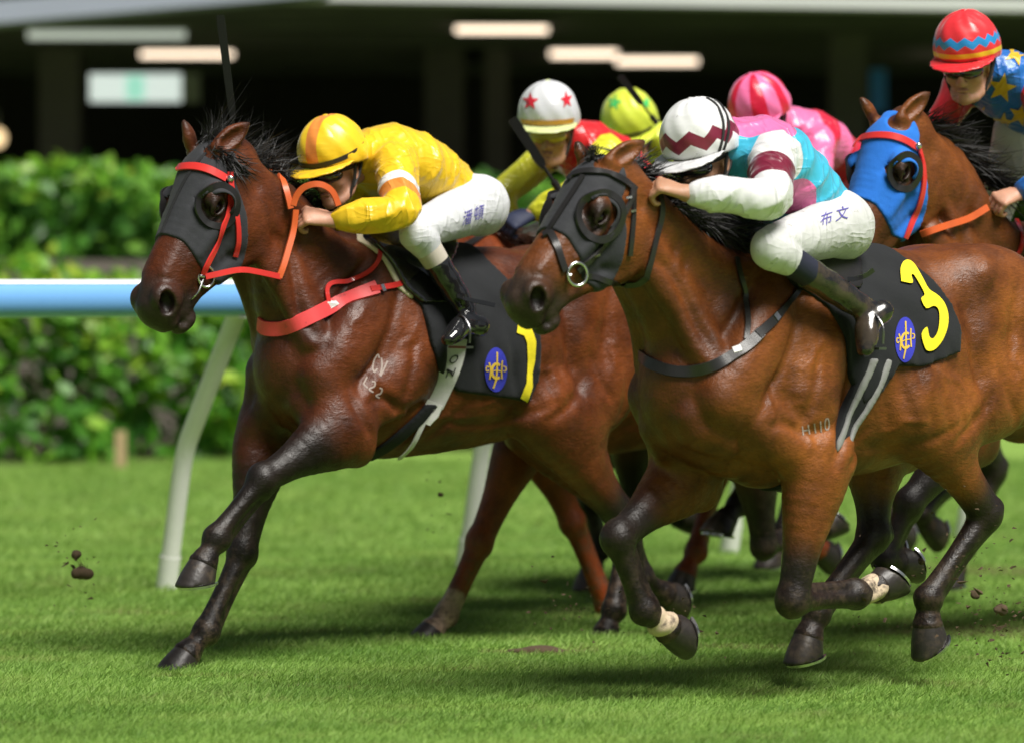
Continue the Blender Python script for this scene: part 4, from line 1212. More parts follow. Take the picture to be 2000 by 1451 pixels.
# ------------------------------------------------------------------ hood, mane, cloth builders
def hood(hs_, label, mat, outline, eye=(.052, .060), rim=True, cup=.03):
    H, fr = hs_['H'], hs_['fr']
    root = empty('blinker_hood', fr.mat()); tag(root, label, 'hood', 'racing blinker hoods')
    k = H.k
    corners = np.array([H.p(x, y, z) for x in (-.10, .48) for y in (-.15, .15) for z in (-.36, .14)])
    lo = corners.min(0); hi = corners.max(0)
    ex = []
    def shape(F, lo_, h_):
        F = F - .007
        A_, B_ = H.R[:, 0], H.R[:, 2]
        pts = np.array([(x * k * H.s[0], z * k * H.s[2]) for x, z in outline])
        F, _ = field([Poly(H.o, A_, B_, pts, .004, 'i')], lo_, lo_ + (np.array(F.shape) - 1) * h_ + 1e-4, h_, F)
        sub = []
        for s in (1, -1):
            c = H.p(.198, s * .10, -.055)
            Y = H.R[:, 1]
            sub.append(Tube([tuple(c - Y * s * .07) + (eye[0], eye[1]), tuple(c + Y * s * .09) + (eye[0], eye[1])], H.R[:, 0], .004, 1, 's'))
            e = H.p(.018, s * .056, .02); sub.append(Ell(e, (.046, .050, .055), H.R, .004, 's'))
        F, _ = field(sub, lo_, lo_ + (np.array(F.shape) - 1) * h_ + 1e-4, h_, F)
        return F
    V, Q = sculpt(hs_['P'], .0065, lo=lo, hi=hi, extra=shape, relax=3)
    o = link('hood_cloth', mesh_np('hood_cloth', V, Q), mat, root)
    hs_['hood'] = o; hs_['layers'] = [hs_['bvh'], bvh_of(o)]
    if rim:
        W4 = np.array(fr.mat()); Wd = lambda p: W4[:3, :3] @ p + W4[:3, 3]
        for s in (1, -1):
            X, Y, Z = H.R[:, 0], H.R[:, 1] * s, H.R[:, 2]
            pr = []; nr = []
            for t in np.linspace(0, 2 * math.pi, 45):
                q = H.p(.198, 0, -.055) + X * math.cos(t) * eye[0] * 1.13 + Z * math.sin(t) * eye[1] * 1.13 + Y * .4
                best = None
                for bv in hs_['layers']:
                    hit = bv.ray_cast(Vector(Wd(q)), Vector(-(W4[:3, :3] @ Y)))
                    if hit[0] is not None and (best is None or hit[3] < best[3]): best = hit
                pr.append(np.array(best[0]) if best else Wd(q - Y * .32)); nr.append(W4[:3, :3] @ Y)
            pr = np.array(pr); Yw = W4[:3, :3] @ Y; tt_ = np.linspace(0, 2 * math.pi, 45)      # settle the rim on a smooth saddle
            dep = pr @ Yw; Bs = np.stack([np.ones(45), np.cos(tt_), np.sin(tt_), np.cos(2 * tt_)], 1); fit = Bs @ np.linalg.lstsq(Bs, dep, rcond=None)[0]
            pr = pr + np.outer(np.maximum(fit, dep - .004) - dep, Yw)
            for _ in range(2): pr = .25 * np.roll(pr[:-1], 1, 0) + .5 * pr[:-1] + .25 * np.roll(pr[:-1], -1, 0); pr = np.vstack([pr, pr[:1]])
            V2, F2 = ribbon_mesh(pr + nr[0] * .002, nr, [.026] * len(pr), .007)
            put('eye_rim', V2, F2, MAT['leather'], root, True)
            # low cup standing up behind the eye
            idx = [i for i in range(len(pr) - 1) if math.cos(2 * math.pi * i / 44) < .05]
            Vc = []; Fc = []; nrm = nr[0]; cen = pr[:-1].mean(0)
            for n_, i in enumerate(idx):
                f = math.sin(math.pi * n_ / (len(idx) - 1)) ** .6; inw = unit(cen - pr[i])
                for q in range(5): Vc.append(pr[i] + inw * (.010 + .016 * (q / 4) ** 2) + nrm * (.004 + cup * f * q / 4))
            Fc = [(i * 5 + q, i * 5 + q + 1, i * 5 + 6 + q, i * 5 + 5 + q) for i in range(len(idx) - 1) for q in range(4)]
            co_ = put('eye_cup', Vc, Fc, mat, root, True); sol = co_.modifiers.new('thick', 'SOLIDIFY'); sol.thickness = .004
    return root

def hairs(name, roots, dirs, length, mat, parent, n, wid=.0035, curl=.25, seed=1, seg=6):
    """a lock of hair: many thin tapering ribbons; roots/dirs are node lists in the runner's frame"""
    R = np.random.default_rng(seed); rt = catmull(roots, 8); dr = catmull(dirs, 8)
    V = []; F = []
    for i in range(n):
        f = R.uniform(0, len(rt) - 1.001); a = int(f); p = rt[a] + (rt[a + 1] - rt[a]) * (f - a) + R.normal(0, .012, 3)
        d = unit(dr[a] + (dr[a + 1] - dr[a]) * (f - a) + R.normal(0, .22, 3)); L = length * R.uniform(.55, 1.15) * (np.linalg.norm(dr[a]))
        bend = R.normal(0, curl, 3) + np.array([-.15, 0, -.25]); s = unit(np.cross(d, R.normal(0, 1, 3)))
        b0 = len(V)
        for j in range(seg + 1):
            t = j / seg; c = p + d * L * t + bend * L * t * t; w = wid * (1 - .92 * t)
            V += [c - s * w, c + s * w]
        F += [(b0 + 2 * j, b0 + 2 * j + 1, b0 + 2 * j + 3, b0 + 2 * j + 2) for j in range(seg)]
    o = link(name, mesh_np(name, np.array(V), np.array(F)), mat, parent)
    return o

def sheet_on(hs_, name, poly_px, v, mat, root, off=.014, h=.009, wob=.004, extra_prims=(), prims=None, left_only=False):
    """cloth lying over the horse: the body's own surface, lifted and cut to an outline seen from the side"""
    fr = hs_['fr']; pts = np.array([fr.L(x, y, v)[[0, 2]] for x, y in poly_px])
    lo = np.array([pts[:, 0].min() - .03, -.42 if not left_only else .02, pts[:, 1].min() - .03]); hi = np.array([pts[:, 0].max() + .03, .42, pts[:, 1].max() + .03])
    def shape(F, lo_, h_):
        X = lo_[0] + np.arange(F.shape[0]) * h_; Y = lo_[1] + np.arange(F.shape[1]) * h_; Z = lo_[2] + np.arange(F.shape[2]) * h_
        w = wob * (np.sin(X[:, None, None] * 26 + 5 * np.sin(Z[None, None] * 7)) + .8 * np.sin(X[:, None, None] * 11 + Z[None, None] * 31 + Y[None, :, None] * 9))
        F2, _ = field(list(extra_prims), lo_, lo_ + (np.array(F.shape) - 1) * h_ + 1e-4, h_, F - off - w)
        F2, _ = field([Poly((0, 0, 0), (1, 0, 0), (0, 0, 1), pts, .006, 'i')], lo_, lo_ + (np.array(F.shape) - 1) * h_ + 1e-4, h_, F2)
        return F2
    V, Q = sculpt(prims or hs_['P'], h, lo=lo, hi=hi, extra=shape, relax=2)
    return link(name, mesh_np(name, V, Q), mat, root)

def emblem(parent, cx, cy, rx, ry, bvhs, tilt=0.0):
    """the oval badge: a ring in the shape of a horseshoe with crossed sticks and letters"""
    ct, st_ = math.cos(tilt), math.sin(tilt)
    T2 = lambda x, y: (cx + rx * (x * ct - y * st_), cy + ry * (x * st_ + y * ct))
    ov = [T2(math.cos(a), math.sin(a)) for a in np.linspace(0, 2 * math.pi, 28, endpoint=False)]
    o = decal('emblem', ov, MAT['emblem_blue'], parent, bvhs, .003, 6)
    if o is None: return
    def ln(pts, w): decal('emblem_line', stroke([T2(*p) for p in pts], w, 4), MAT['emblem_gold'], o, bvhs, .0055, 6)
    ln([(.45 * math.cos(a) + .03, .33 * math.sin(a) + .05) for a in np.linspace(.9, 5.4, 9)], rx * .22)
    ln([(.08, -.80), (.05, -.3), (-.02, .35), (-.28, .82)], rx * .15)
    ln([(-.62, -.33), (-.50, .0), (-.58, .42)], rx * .13)
    ln([(.55, -.42), (.48, .0), (.50, .40)], rx * .13)
    ln([(-.50, .06), (.0, .02), (.50, .06)], rx * .09)
    ln([(-.62, -.12), (-.82, -.16), (-.88, -.02), (-.76, .06), (-.64, .0)], rx * .10)
    ln([(.62, -.18), (.84, -.12), (.80, .04), (.62, .03)], rx * .10)

# ------------------------------------------------------------------ riders
def silk_nodes(m, c, rough=.34, dirt=.0, wr=1.0):
    co = m.co()
    if dirt:
        c = m.mix(m.ramp(m.noise(30, 7, .75, co), [(.70 - dirt, 0.), (.78 - dirt, .75)]), c, (.10, .075, .05))
    m.set(col=c, rough=rough, spec=.6, sheen=.25, sheenr=.3)
    w = m.noise(6, 2, .5, m.mapv(co, (1.5, 1, .8)), .5)
    rid = lambda n: m.ramp(m.math('ABSOLUTE', m.math('SUBTRACT', n, .5)), [(0., 1.), (.05, .55), (.16, 0.)])
    f1 = rid(m.noise(9, 1, .5, m.mapv(co, (2.4, 1.0, .7), rot=(0, .5, .3)), .35)); f2 = rid(m.noise(13, 1, .5, m.mapv(co, (.8, 1.0, 2.4), (2, 5, 1), rot=(.4, -.6, 0)), .35))
    gate = m.ramp(m.noise(5, 2, .5, m.mapv(co, (1, 1, 1), (7, 2, 4))), [(.40, 0.), (.60, 1.)])
    h = m.math('ADD', m.math('MULTIPLY', w, .5), m.math('ADD', m.math('MULTIPLY', f1, .30), m.math('MULTIPLY', m.math('MULTIPLY', f2, gate), .16)))
    m.bump(h, .60 * wr, .022)
    return m.m
def silk(name, col, rough=.34, dirt=0., bands=None, var=.05, mask2=None, wr=1.0):
    """plain satin; bands = [(start, colour), ...] along the sleeve from the shoulder; mask2 = colour of a second panel"""
    m = NT(name)
    c = m.mix(m.noise(8, 3, .6), tuple(x * (1 - var) for x in col), tuple(min(1, x * (1 + var)) for x in col))
    if mask2 is not None:
        c = m.mix(m.math('GREATER_THAN', m.attr('panel'), 0.), c, mask2)
    if bands:
        b = m.ramp(m.math('MULTIPLY', m.attr('arm'), 1.0), [(p, q) for p, q in bands], 'CONSTANT')
        c = m.mix(m.math('GREATER_THAN', m.attr('sleeve'), 0.), c, b)
    return silk_nodes(m, c, rough, dirt, wr)
def cap_zigzag(name, base, zig, lo, hi, n, amp, dirt=0., band=None):
    m = NT(name); x, y, z = m.sep(m.co())
    lon = m.math('ARCTAN2', y, x)
    tri = m.math('PINGPONG', m.math('MULTIPLY', lon, n / (2 * math.pi) * 2), 1.0)
    zz = m.math('SUBTRACT', z, m.math('MULTIPLY', m.math('SUBTRACT', tri, .5), amp))
    f = m.math('MULTIPLY', m.math('GREATER_THAN', zz, lo), m.math('LESS_THAN', zz, hi))
    c = m.mix(f, base, zig)
    if band: c = m.mix(m.math('MULTIPLY', m.math('GREATER_THAN', z, band[0]), m.math('LESS_THAN', z, band[1])), c, band[2])
    return silk_nodes(m, c, .36, dirt, .30)
def cap_stripe(name, base, col, width, n=0, edge=None, dirt=0.):
    m = NT(name); x, y, z = m.sep(m.co())
    if n == 0:
        f = m.math('LESS_THAN', m.math('ABSOLUTE', y), width)
    else:
        f = m.math('GREATER_THAN', m.math('PINGPONG', m.math('MULTIPLY', m.math('ARCTAN2', y, m.math('ADD', x, .02)), n / math.pi), 1.0), width)
    return silk_nodes(m, m.mix(f, base, col), .36, dirt, .30)
def skin_mat(name, col):
    m = NT(name); co = m.co()
    c = m.mix(m.noise(24, 4, .6, co), tuple(x * .82 for x in col), tuple(min(1, x * 1.12) for x in col))
    c = m.mix(m.ramp(m.noise(70, 4, .7, co), [(.66, 0.), (.74, .7)]), c, (.05, .03, .02))
    m.set(col=c, rough=.5, spec=.4, sss=.12); m.b.inputs['Subsurface Radius'].default_value = (.02, .008, .004)
    m.bump(m.noise(120, 3, .6, co), .15, .003)
    return m.m
MAT['skin'] = skin_mat('skin', (.52, .27, .18)); MAT['skin2'] = skin_mat('skin_tan', (.44, .23, .14))
def breeches_mat(name, col, dirt):
    m = NT(name); c = m.mix(m.noise(10, 4, .6), tuple(x * .95 for x in col), col)
    silk_nodes(m, c, .62, dirt, .85); m.set(spec=.3, sheen=.1)
    return m.m
MAT['breeches'] = breeches_mat('breeches', (.62, .63, .65), .03); MAT['breeches_muddy'] = breeches_mat('breeches_muddy', (.58, .58, .58), .085)
MAT['sock'] = simple('sock_cream', (.50, .45, .38), .8, dirt=(.16, .12, .08), dscale=30, damt=.6, bump=.3)
MAT['navy'] = simple('navy_cuff', (.008, .010, .028), .7, bump=.2)
MAT['boot_muddy'] = simple('boot_muddy', (.012, .012, .013), .20, coat=.4, dirt=(.060, .044, .030), dscale=7, damt=.44, bump=.15, bscale=20)
MAT['goggle_dark'] = simple('goggle_dark', (.010, .010, .012), .08, coat=1., var=0)
MAT['goggle_yellow'] = simple('goggle_yellow', (.42, .34, .04), .10, coat=1., var=.2)
MAT['glove'] = simple('glove_navy', (.012, .018, .05), .7, bump=.3)
MAT['ink'] = simple('ink_purple', (.10, .085, .36), .6, var=.1)
MAT['band_black'] = simple('band_black', (.015, .015, .016), .6)
MAT['helmet_strap'] = simple('helmet_strap', (.02, .018, .017), .6)
MAT['brown_leather'] = simple('brown_leather', (.24, .10, .03), .5)

def fist(P, wr, tip, dorsal, thumb, s=1.0, curl=1.0):
    """closed hand: palm, four bent fingers of unequal length and a thumb across them"""
    x = unit(np.asarray(tip) - wr); z = unit(np.asarray(dorsal, float) - (np.asarray(dorsal, float) @ x) * x); y = np.cross(z, x)
    q = lambda a, b, c: wr + (x * a + y * b + z * c) * s
    P.append(Tube([tuple(q(-.03, 0, 0)) + (.026 * s, .021 * s), tuple(q(.02, 0, 0)) + (.031 * s, .019 * s), tuple(q(.06, 0, .002)) + (.039 * s, .017 * s), tuple(q(.082, 0, -.002)) + (.037 * s, .013 * s)], y, .012, 3))
    for i, (yy, L) in enumerate(((-.031, .92), (-.010, 1.05), (.011, 1.0), (.030, .82))):
        a = q(.080, yy, -.002)
        b = q(.080 + .030 * L * (1.25 - .6 * curl), yy, -.004 - .030 * L * curl); c = q(.080 + .030 * L * (1.9 - 1.95 * curl), yy * .95, -.010 - .046 * L * curl); d = q(.080 + .03 * L * (2.3 - 2.75 * curl), yy * .92, -.012 - .040 * L * curl)
        P.append(Tube([tuple(a) + (.0100 * s,), tuple(b) + (.0094 * s,), tuple(c) + (.0086 * s,), tuple(d) + (.0076 * s,)], y, .002, 2))
        P.append(Ell(a + z * .004 * s, (.0105 * s,) * 3, None, .006))
    t = thumb
    P.append(Tube([tuple(q(.012, t * .030, -.008)) + (.0150 * s,), tuple(q(.045, t * .046, -.020)) + (.0125 * s,), tuple(q(.072, t * .036, -.034)) + (.0112 * s,), tuple(q(.090, t * .018, -.042)) + (.0092 * s,)], y, .006, 3))

class Skull:
    def __init__(s, c, f, up=(0, 0, 1), k=1.0):
        X = unit(f); Z = np.asarray(up, float); Z = unit(Z - (Z @ X) * X); Y = np.cross(Z, X)
        s.o = np.asarray(c, float); s.R = np.stack([X, Y, Z], 1); s.k = k
    def p(s, x, y, z): return s.o + s.R @ (np.array([x, y, z]) * s.k)
    def e(s, c, r, k=.012, op='u'): return Ell(s.p(*c), np.array(r) * s.k, s.R, k, op)
    def t(s, nodes, k=.01, op='u', sub=2): return Tube([tuple(s.p(*n[:3])) + (n[3] * s.k, (n[4] if len(n) > 4 else n[3]) * s.k) for n in nodes], s.R[:, 1], k, sub, op)

def face_prims(S):
    P = [S.e((0, 0, .02), (.098, .076, .100)), S.e((.040, 0, -.045), (.056, .060, .080), .02)]
    for s in (1, -1):
        P += [S.t([(-.015, s * .058, -.055, .018), (.010, s * .054, -.092, .018), (.055, s * .034, -.118, .018), (.078, 0, -.122, .018)], .012),
              S.e((.066, s * .044, -.046), (.026, .022, .022), .014), S.t([(.070, s * .055, .002, .010), (.092, s * .030, .008, .010), (.094, s * .008, .002, .008)], .01),
              S.e((-.008, s * .078, -.028), (.022, .009, .032), .006), S.e((-.004, s * .086, -.028), (.012, .006, .020), .004, 's'),
              S.e((.096, s * .033, -.016), (.016, .019, .012), .008, 's'), S.e((.086, s * .032, -.016), (.015, .015, .0145), .002),
              S.e((.104, s * .013, -.060), (.012, .010, .009), .005)]
    P += [S.t([(.090, 0, -.004, .009), (.106, 0, -.034, .011), (.117, 0, -.054, .013), (.104, 0, -.062, .010)], .008), S.e((.098, 0, -.086), (.011, .025, .008), .006), S.e((.096, 0, -.099), (.011, .022, .008), .006),
          S.e((.106, 0, -.0925), (.010, .022, .0022), .003, 's'), S.e((.085, 0, -.117), (.020, .024, .018), .012)]
    return P

def cap(root, fr, S, mat, peakmat, r=(.140, .120, .128), peak=.072, band=None, strap_mat=None, button=True, up=.066, peak_drop=.0):
    """the skull cap under its silk, the peak, the elastic and the harness"""
    M = Matrix.Identity(4)
    for i in range(3):
        for j in range(3): M[i][j] = S.R[i, j]
        M[i][3] = S.p(0, 0, up)[i]
    def shape(F, lo, h):
        X = lo[0] + np.arange(F.shape[0]) * h; Y = lo[1] + np.arange(F.shape[1]) * h; Z = lo[2] + np.arange(F.shape[2]) * h
        lon = np.arctan2(Y[None, :, None], X[:, None, None]); 
        F = F + .0018 * np.cos(lon * 6) * np.clip(Z[None, None] / .06, 0, 1) + .0014 * np.sin(lon * 11 + Z[None, None] * 60)
        cut = -.056 - .010 * np.clip(-X / .12, -1, 1)
        return np.maximum(F, (cut[:, None, None] - Z[None, None]) + 0 * Y[None, :, None])
    V, Q = sculpt([Ell((0, 0, 0), r, None, 0), Ell((-.02, 0, -.03), (r[0] * .9, r[1] * 1.01, r[2] * .7), None, .03)], .0065, extra=shape, relax=2)
    hel = link('helmet', mesh_np('helmet', V, Q), mat, root); hel.matrix_basis = M
    if button:
        bv, bq = sculpt([Ell((0, 0, r[2] * .985), (.012, .012, .006), None, 0)], .004, relax=1); link('button', mesh_np('button', bv, bq), peakmat, hel)
    def pk(F, lo, h):
        X = lo[0] + np.arange(F.shape[0]) * h; Y = lo[1] + np.arange(F.shape[1]) * h; Z = lo[2] + np.arange(F.shape[2]) * h
        q = (X[:, None, None] / (r[0] * .96)) ** 2 + (Y[None, :, None] / (r[1] * .96)) ** 2 + 0 * Z[None, None]
        return np.maximum(F, (1 - q) * .06)
    pv, pq = sculpt([Ell((r[0] * .55, 0, -.046), (r[0] * .55 + peak, r[1] * 1.02, .010), np.array([[math.cos(.12), 0, math.sin(.12)], [0, 1, 0], [-math.sin(.12), 0, math.cos(.12)]]), 0)], .005, extra=pk, relax=2)
    link('peak', mesh_np('peak', pv, pq), peakmat, hel)
    def loop(z0, z1, w, m_, nm, tilt=0.0):
        V = []; th = np.linspace(0, 2 * math.pi, 48, endpoint=False)
        for t in th:
            for a, ex in ((-w, 1.010), (-w, 1.03), (w, 1.03), (w, 1.010)):
                zz = z0 + (z1 - z0) * (.5 - .5 * math.cos(t)) + a; g = math.sqrt(max(.05, 1 - (zz / r[2]) ** 2)) * ex
                V.append((r[0] * g * math.cos(t), r[1] * g * math.sin(t) * 1.005, zz))
        n = len(th); F = [(i * 4 + k, ((i + 1) % n) * 4 + k, ((i + 1) % n) * 4 + (k + 1) % 4, i * 4 + (k + 1) % 4) for i in range(n) for k in range(4)]
        MB().add(V, F).build(nm, m_, hel, True)
    if band: loop(band[0], band[1], band[2], band[3], 'cap_band')
    for s in (1, -1):     # chin harness
        mb = MB(); mb.tube([S.p(.0, s * .092, .0), S.p(.012, s * .083, -.05), S.p(.03, s * .06, -.11), S.p(.06, s * .02, -.145)], .006, 6); mb.tube([S.p(-.05, s * .088, .0), S.p(-.02, s * .082, -.045), S.p(.015, s * .075, -.075)], .006, 6)
        mb.build('chin_strap', MAT['helmet_strap'], root, True)
    return hel, M

def rider(fr, label, j, S, mats, h=.0075, hands=None, gloves=False, sock=None, boots='patent', goggles='goggle_dark', panel=None, stripes=None, fat=1.0, legs=True, fold=.0075, group='jockeys riding in the race'):
    root = empty('person', fr.mat()); tag(root, label, 'person', group)
    g = {}
    for k_, p in j.items():
        g[k_] = fr.L(*p) if abs(p[0]) > 5 else np.asarray(p, float)
    for k_ in ('sh', 'el', 'wr', 'ha', 'hip', 'kn', 'an', 'toe', 'heel'):
        if 'R' + k_ not in g: g['R' + k_] = g['L' + k_] * np.array([1, -1, 1])
    pel, wai, che, nek = g['pel'], g['wai'], g['che'], g['nek']
    tor = [tuple(pel) + (.150 * fat, .115), tuple(wai) + (.150 * fat, .118 * fat), tuple(che) + (.176 * fat, .126 * fat), tuple(nek) + (.125, .085)]
    # silks
    T_ = [Tube(tor, (0, 1, 0), .03, 4)]; Aarm = []
    for s in 'LR':
        sh, el, wr = g[s + 'sh'], g[s + 'el'], g[s + 'wr']
        cuff = el + (wr - el) * .90
        Aarm.append(Tube([tuple(sh) + (.070 * fat,), tuple(sh * .5 + el * .5) + (.063 * fat,), tuple(el) + (.058 * fat,), tuple(el * .45 + wr * .55) + (.053 * fat,), tuple(el * .2 + wr * .8) + (.046,), tuple(cuff) + (.032,)], (0, 1, 0), .035, 3))
    def folds(F, lo, h_, fold=fold):
        X = lo[0] + np.arange(F.shape[0]) * h_; Y = lo[1] + np.arange(F.shape[1]) * h_; Z = lo[2] + np.arange(F.shape[2]) * h_
        x = X[:, None, None]; y = Y[None, :, None]; z = Z[None, None]
        rg = lambda t: (1 - np.abs(np.sin(t))) ** 2
        gate = .5 + .5 * np.sin(9 * x + 7 * z + 3 * np.sin(8 * y))
        w = -rg(26 * x + 17 * z + 2.2 * np.sin(11 * z + 5 * y)) * gate * 1.5 - rg(33 * z - 22 * y + 2 * np.sin(13 * x)) * (1 - gate) * 1.2 + .4 * np.sin(21 * x - 9 * y + 13 * z)
        return F + fold * w
    V, Q = sculpt(T_ + Aarm, h, extra=folds)
    ex = {}
    def chain(pts):
        d = np.full(len(V), 9.); t = np.zeros(len(V)); acc = 0
        for a, b in zip(pts[:-1], pts[1:]):
            e = b - a; L = np.linalg.norm(e); q = np.clip((V - a) @ e / L ** 2, 0, 1); dd = np.linalg.norm(V - a - q[:, None] * e, axis=1)
            t = np.where(dd < d, acc + q * L, t); d = np.minimum(d, dd); acc += L
        return d, t
    dl, tl = chain([g['Lsh'], g['Lel'], g['Lwr']]); dr, tr_ = chain([g['Rsh'], g['Rel'], g['Rwr']]); dt, tt = chain([pel, wai, che, nek])
    ex['arm'] = np.where(dl < dr, tl, tr_); ex['sleeve'] = (dt - .095) - (np.minimum(dl, dr) - .02); ex['torso'] = tt
    ex['panel'] = panel(V, g) if panel is not None else np.full(len(V), -1.)
    o_s = link('silks', mesh_np('silks', V, Q, attrs=ex), mats['silk'], root)
    out = dict(root=root, g=g, silks=o_s)
    if legs:
        Pb = [Tube([tuple(pel) + (.150, .115), tuple(pel * .7 + wai * .3) + (.148, .112)], (0, 1, 0), .03, 1)]
        for s, sg in (('L', 1), ('R', -1)):
            hp, kn, an = g[s + 'hip'], g[s + 'kn'], g[s + 'an']
            end = kn + (an - kn) * .20
            Pb += [Ell(hp + [-.02, 0, .0], (.108, .090, .112), None, .05), Tube([tuple(hp) + (.096, .102), tuple(hp * .5 + kn * .5 + [0, 0, .002]) + (.084, .086), tuple(kn) + (.063, .066), tuple(kn * .5 + end * .5) + (.064, .064), tuple(end) + (.052, .054)], (0, 1, 0), .03, 4)]
        bv, bq = sculpt(Pb, h, extra=lambda F, lo, h_: folds(F, lo, h_, .0016))
        out['breeches'] = link('breeches', mesh_np('breeches', bv, bq), mats['breeches'], root)
        for s, sg in (('L', 1), ('R', -1)):
            kn, an, toe, heel = g[s + 'kn'], g[s + 'an'], g[s + 'toe'], g[s + 'heel']
            a = kn + (an - kn) * .16; b = kn + (an - kn) * .46
            sv, sq = sculpt([Tube([tuple(a) + (.053,), tuple(b) + (.0475,)], (0, 1, 0), 0, 1)], .006, relax=1); link('sock', mesh_np('sock', sv, sq), sock or MAT['sock'], root)
            f = lambda F, lo, h_: F + .0012 * np.sin((lo[0] + np.arange(F.shape[0]) * h_)[:, None, None] * 45 + (lo[2] + np.arange(F.shape[2]) * h_)[None, None] * 80)
            mid = an * .35 + toe * .35 + heel * .30
            ov, oq = sculpt([Tube([tuple(b - (an - kn) * .02) + (.0500,), tuple(b * .5 + an * .5) + (.048,), tuple(an) + (.041,)], (0, 1, 0), 0, 3),
                             Tube([tuple(heel + [0, 0, .01]) + (.034, .036), tuple(mid) + (.040, .042), tuple(mid * .4 + toe * .6) + (.042, .034), tuple(toe) + (.030, .024)], (0, 1, 0), .025, 3), Ell(heel, (.036, .034, .034), None, .02)], .006, extra=f, relax=2)
            bt = link('boot', mesh_np('boot', ov, oq), MAT[boots], root)
    # body
    P = face_prims(S)
    P.append(Tube([tuple(S.p(-.03, 0, -.05)) + (.052, .056), tuple(nek + unit(che - nek) * .02) + (.058, .062)], (0, 1, 0), .03, 1))
    P.append(Tube([(n[0], n[1], n[2], n[3] * .8, n[4] * .8) for n in tor], (0, 1, 0), .03, 3))
    for s, sg in (('L', 1), ('R', -1)):
        sh, el, wr, ha = g[s + 'sh'], g[s + 'el'], g[s + 'wr'], g[s + 'ha']
        P.append(Tube([tuple(sh) + (.05,), tuple(el) + (.040,), tuple(el * .6 + wr * .4) + (.042,), tuple(wr) + (.027, .024)], (0, 0, 1), .02, 3))
        if not gloves: fist(P, wr, ha, (hands or {}).get(s, (.2, sg * .6, .8)), -sg, 1.10)
        if legs:
            P.append(Tube([tuple(g[s + 'hip']) + (.08,), tuple(g[s + 'kn']) + (.044,), tuple(g[s + 'kn'] * .7 + g[s + 'an'] * .3) + (.036,), tuple(g[s + 'an']) + (.030,)], (0, 1, 0), .03, 2))
    kv, kq = sculpt(P, .0050 if h < .009 and not gloves else .0065, relax=2)
    out['body'] = link('body', mesh_np('person_body', kv, kq), mats.get('skin', MAT['skin']), root)
    if gloves:
        for s, sg in (('L', 1), ('R', -1)):
            Pg = []; fist(Pg, g[s + 'wr'], g[s + 'ha'], (hands or {}).get(s, (.2, sg * .6, .8)), -sg, 1.16); gv2, gq2 = sculpt(Pg, .0065, relax=1); link('glove', mesh_np('glove', gv2, gq2), MAT['glove'], root)
    cp = mats['cap']
    hel, M = cap(root, fr, S, cp['mat'], cp.get('peak', cp['mat']), band=cp.get('band'), peak=cp.get('psize', .06))
    out['helmet'] = hel
    gl = [S.e((.074, 0, -.018), (.046, .074, .034), .01), S.e((.05, 0, -.056), (.08, .022, .026), .012, 's')]
    gv3, gq3 = sculpt(gl, .005, relax=2); link('goggles', mesh_np('goggles', gv3, gq3), MAT[goggles], root)
    mb = MB()
    mb.torus(S.p(.0, 0, -.004), S.R[:, 0], S.R[:, 1], .102, .083, .007, 30, 6); mb.build('goggle_strap', MAT['helmet_strap'], root, True)
    return out

# ------------------------------------------------------------------ tack of the horse in front (number 1)
MAT['capA'] = cap_stripe('cap_yellow', (.86, .56, .02), (.80, .26, .05), .024)
def lineset(rec, straps, parent, layers, mat):
    for nm, pts, w, *rest in straps:
        strap(nm, pts, w, rest[0] if rest else mat, parent, layers)

A_hood = hood(A, 'black blinker hood on the leading horse with red browband', MAT['hood_black'],
     [(-.05, .10), (.36, .12), (.353, .03), (.362, -.04), (.39, -.10), (.40, -.15), (.38, -.215), (.33, -.235), (.25, -.215), (.15, -.145), (.085, -.07), (.02, -.06), (-.02, -.02)], (.064, .066), cup=.030)
LA = A['layers']
brA = empty('bridle', frA.mat()); tag(brA, 'red bridle with steel bit on the leading horse', 'bridle', 'racing bridles')
strap('hood_seam', [(402, 300), (372, 335), (345, 385), (322, 440), (316, 456)], .014, MAT['hood_seam'], A_hood, LA, .001, .003)
strap('browband', [(344, 332), (350, 329), (362, 327), (385, 327), (412, 334), (440, 350)], .030, MAT['red_strap'], brA, LA, .004, .006)
strap('cheekpiece', [(447, 338), (449, 370), (444, 410), (432, 445), (420, 480), (404, 512), (394, 535)], [.022, .020, .024, .022], MAT['red_strap'], brA, LA, .007, .006)
strap('throat_strap', [(447, 345), (455, 390), (462, 430), (465, 470), (459, 502)], .020, MAT['red_strap'], brA, LA, .005, .005)
c = cast(446, 352, LA, .014)
if c: gv_, gq_ = sculpt([Ell((0, 0, 0), (.014, .010, .014), None, 0)], .004, relax=1); put('buckle_boss', gv_ + c[0], [tuple(q) for q in gq_.tolist()], MAT['steel'], brA, True)
c = cast(398, 540, [A['bvh']], .012)
def wring(c, n, r, ry, name, parent, th=.005):
    n = unit(n); a = unit(np.cross(n, [0, 0, 1.0])); b = np.cross(a, n); mb = MB(); mb.torus(c, a, b, r, ry, th); put(name, mb.V, mb.F, MAT['steel'], parent, True)
bitA = c[0]
wring(bitA, SIDE * .8 + np.array([0, -.5, 0]), .030, .037, 'bit_ring', brA)
mb = MB(); mb.tube(catmull([bitA + [-.01, -.01, -.01], bitA + [-.03, -.03, -.06], bitA + [-.07, -.01, -.085], bitA + [-.11, .03, -.07]], 5), .0035, 7); put('bit_loop', mb.V, mb.F, MAT['steel'], brA, True)
mb = MB(); mb.tube(catmull([bitA + [-.005, -.005, .0], bitA + [-.05, .0, .005], bitA + [-.10, .03, .0]], 4), .007, 8); put('bit_bar', mb.V, mb.F, MAT['steel'], brA, True)
d0 = bitA[1]; nA = [A['bvh'], LA[1]]
hA = on_plane(585, 416, frA.c + .13)[1] - .045
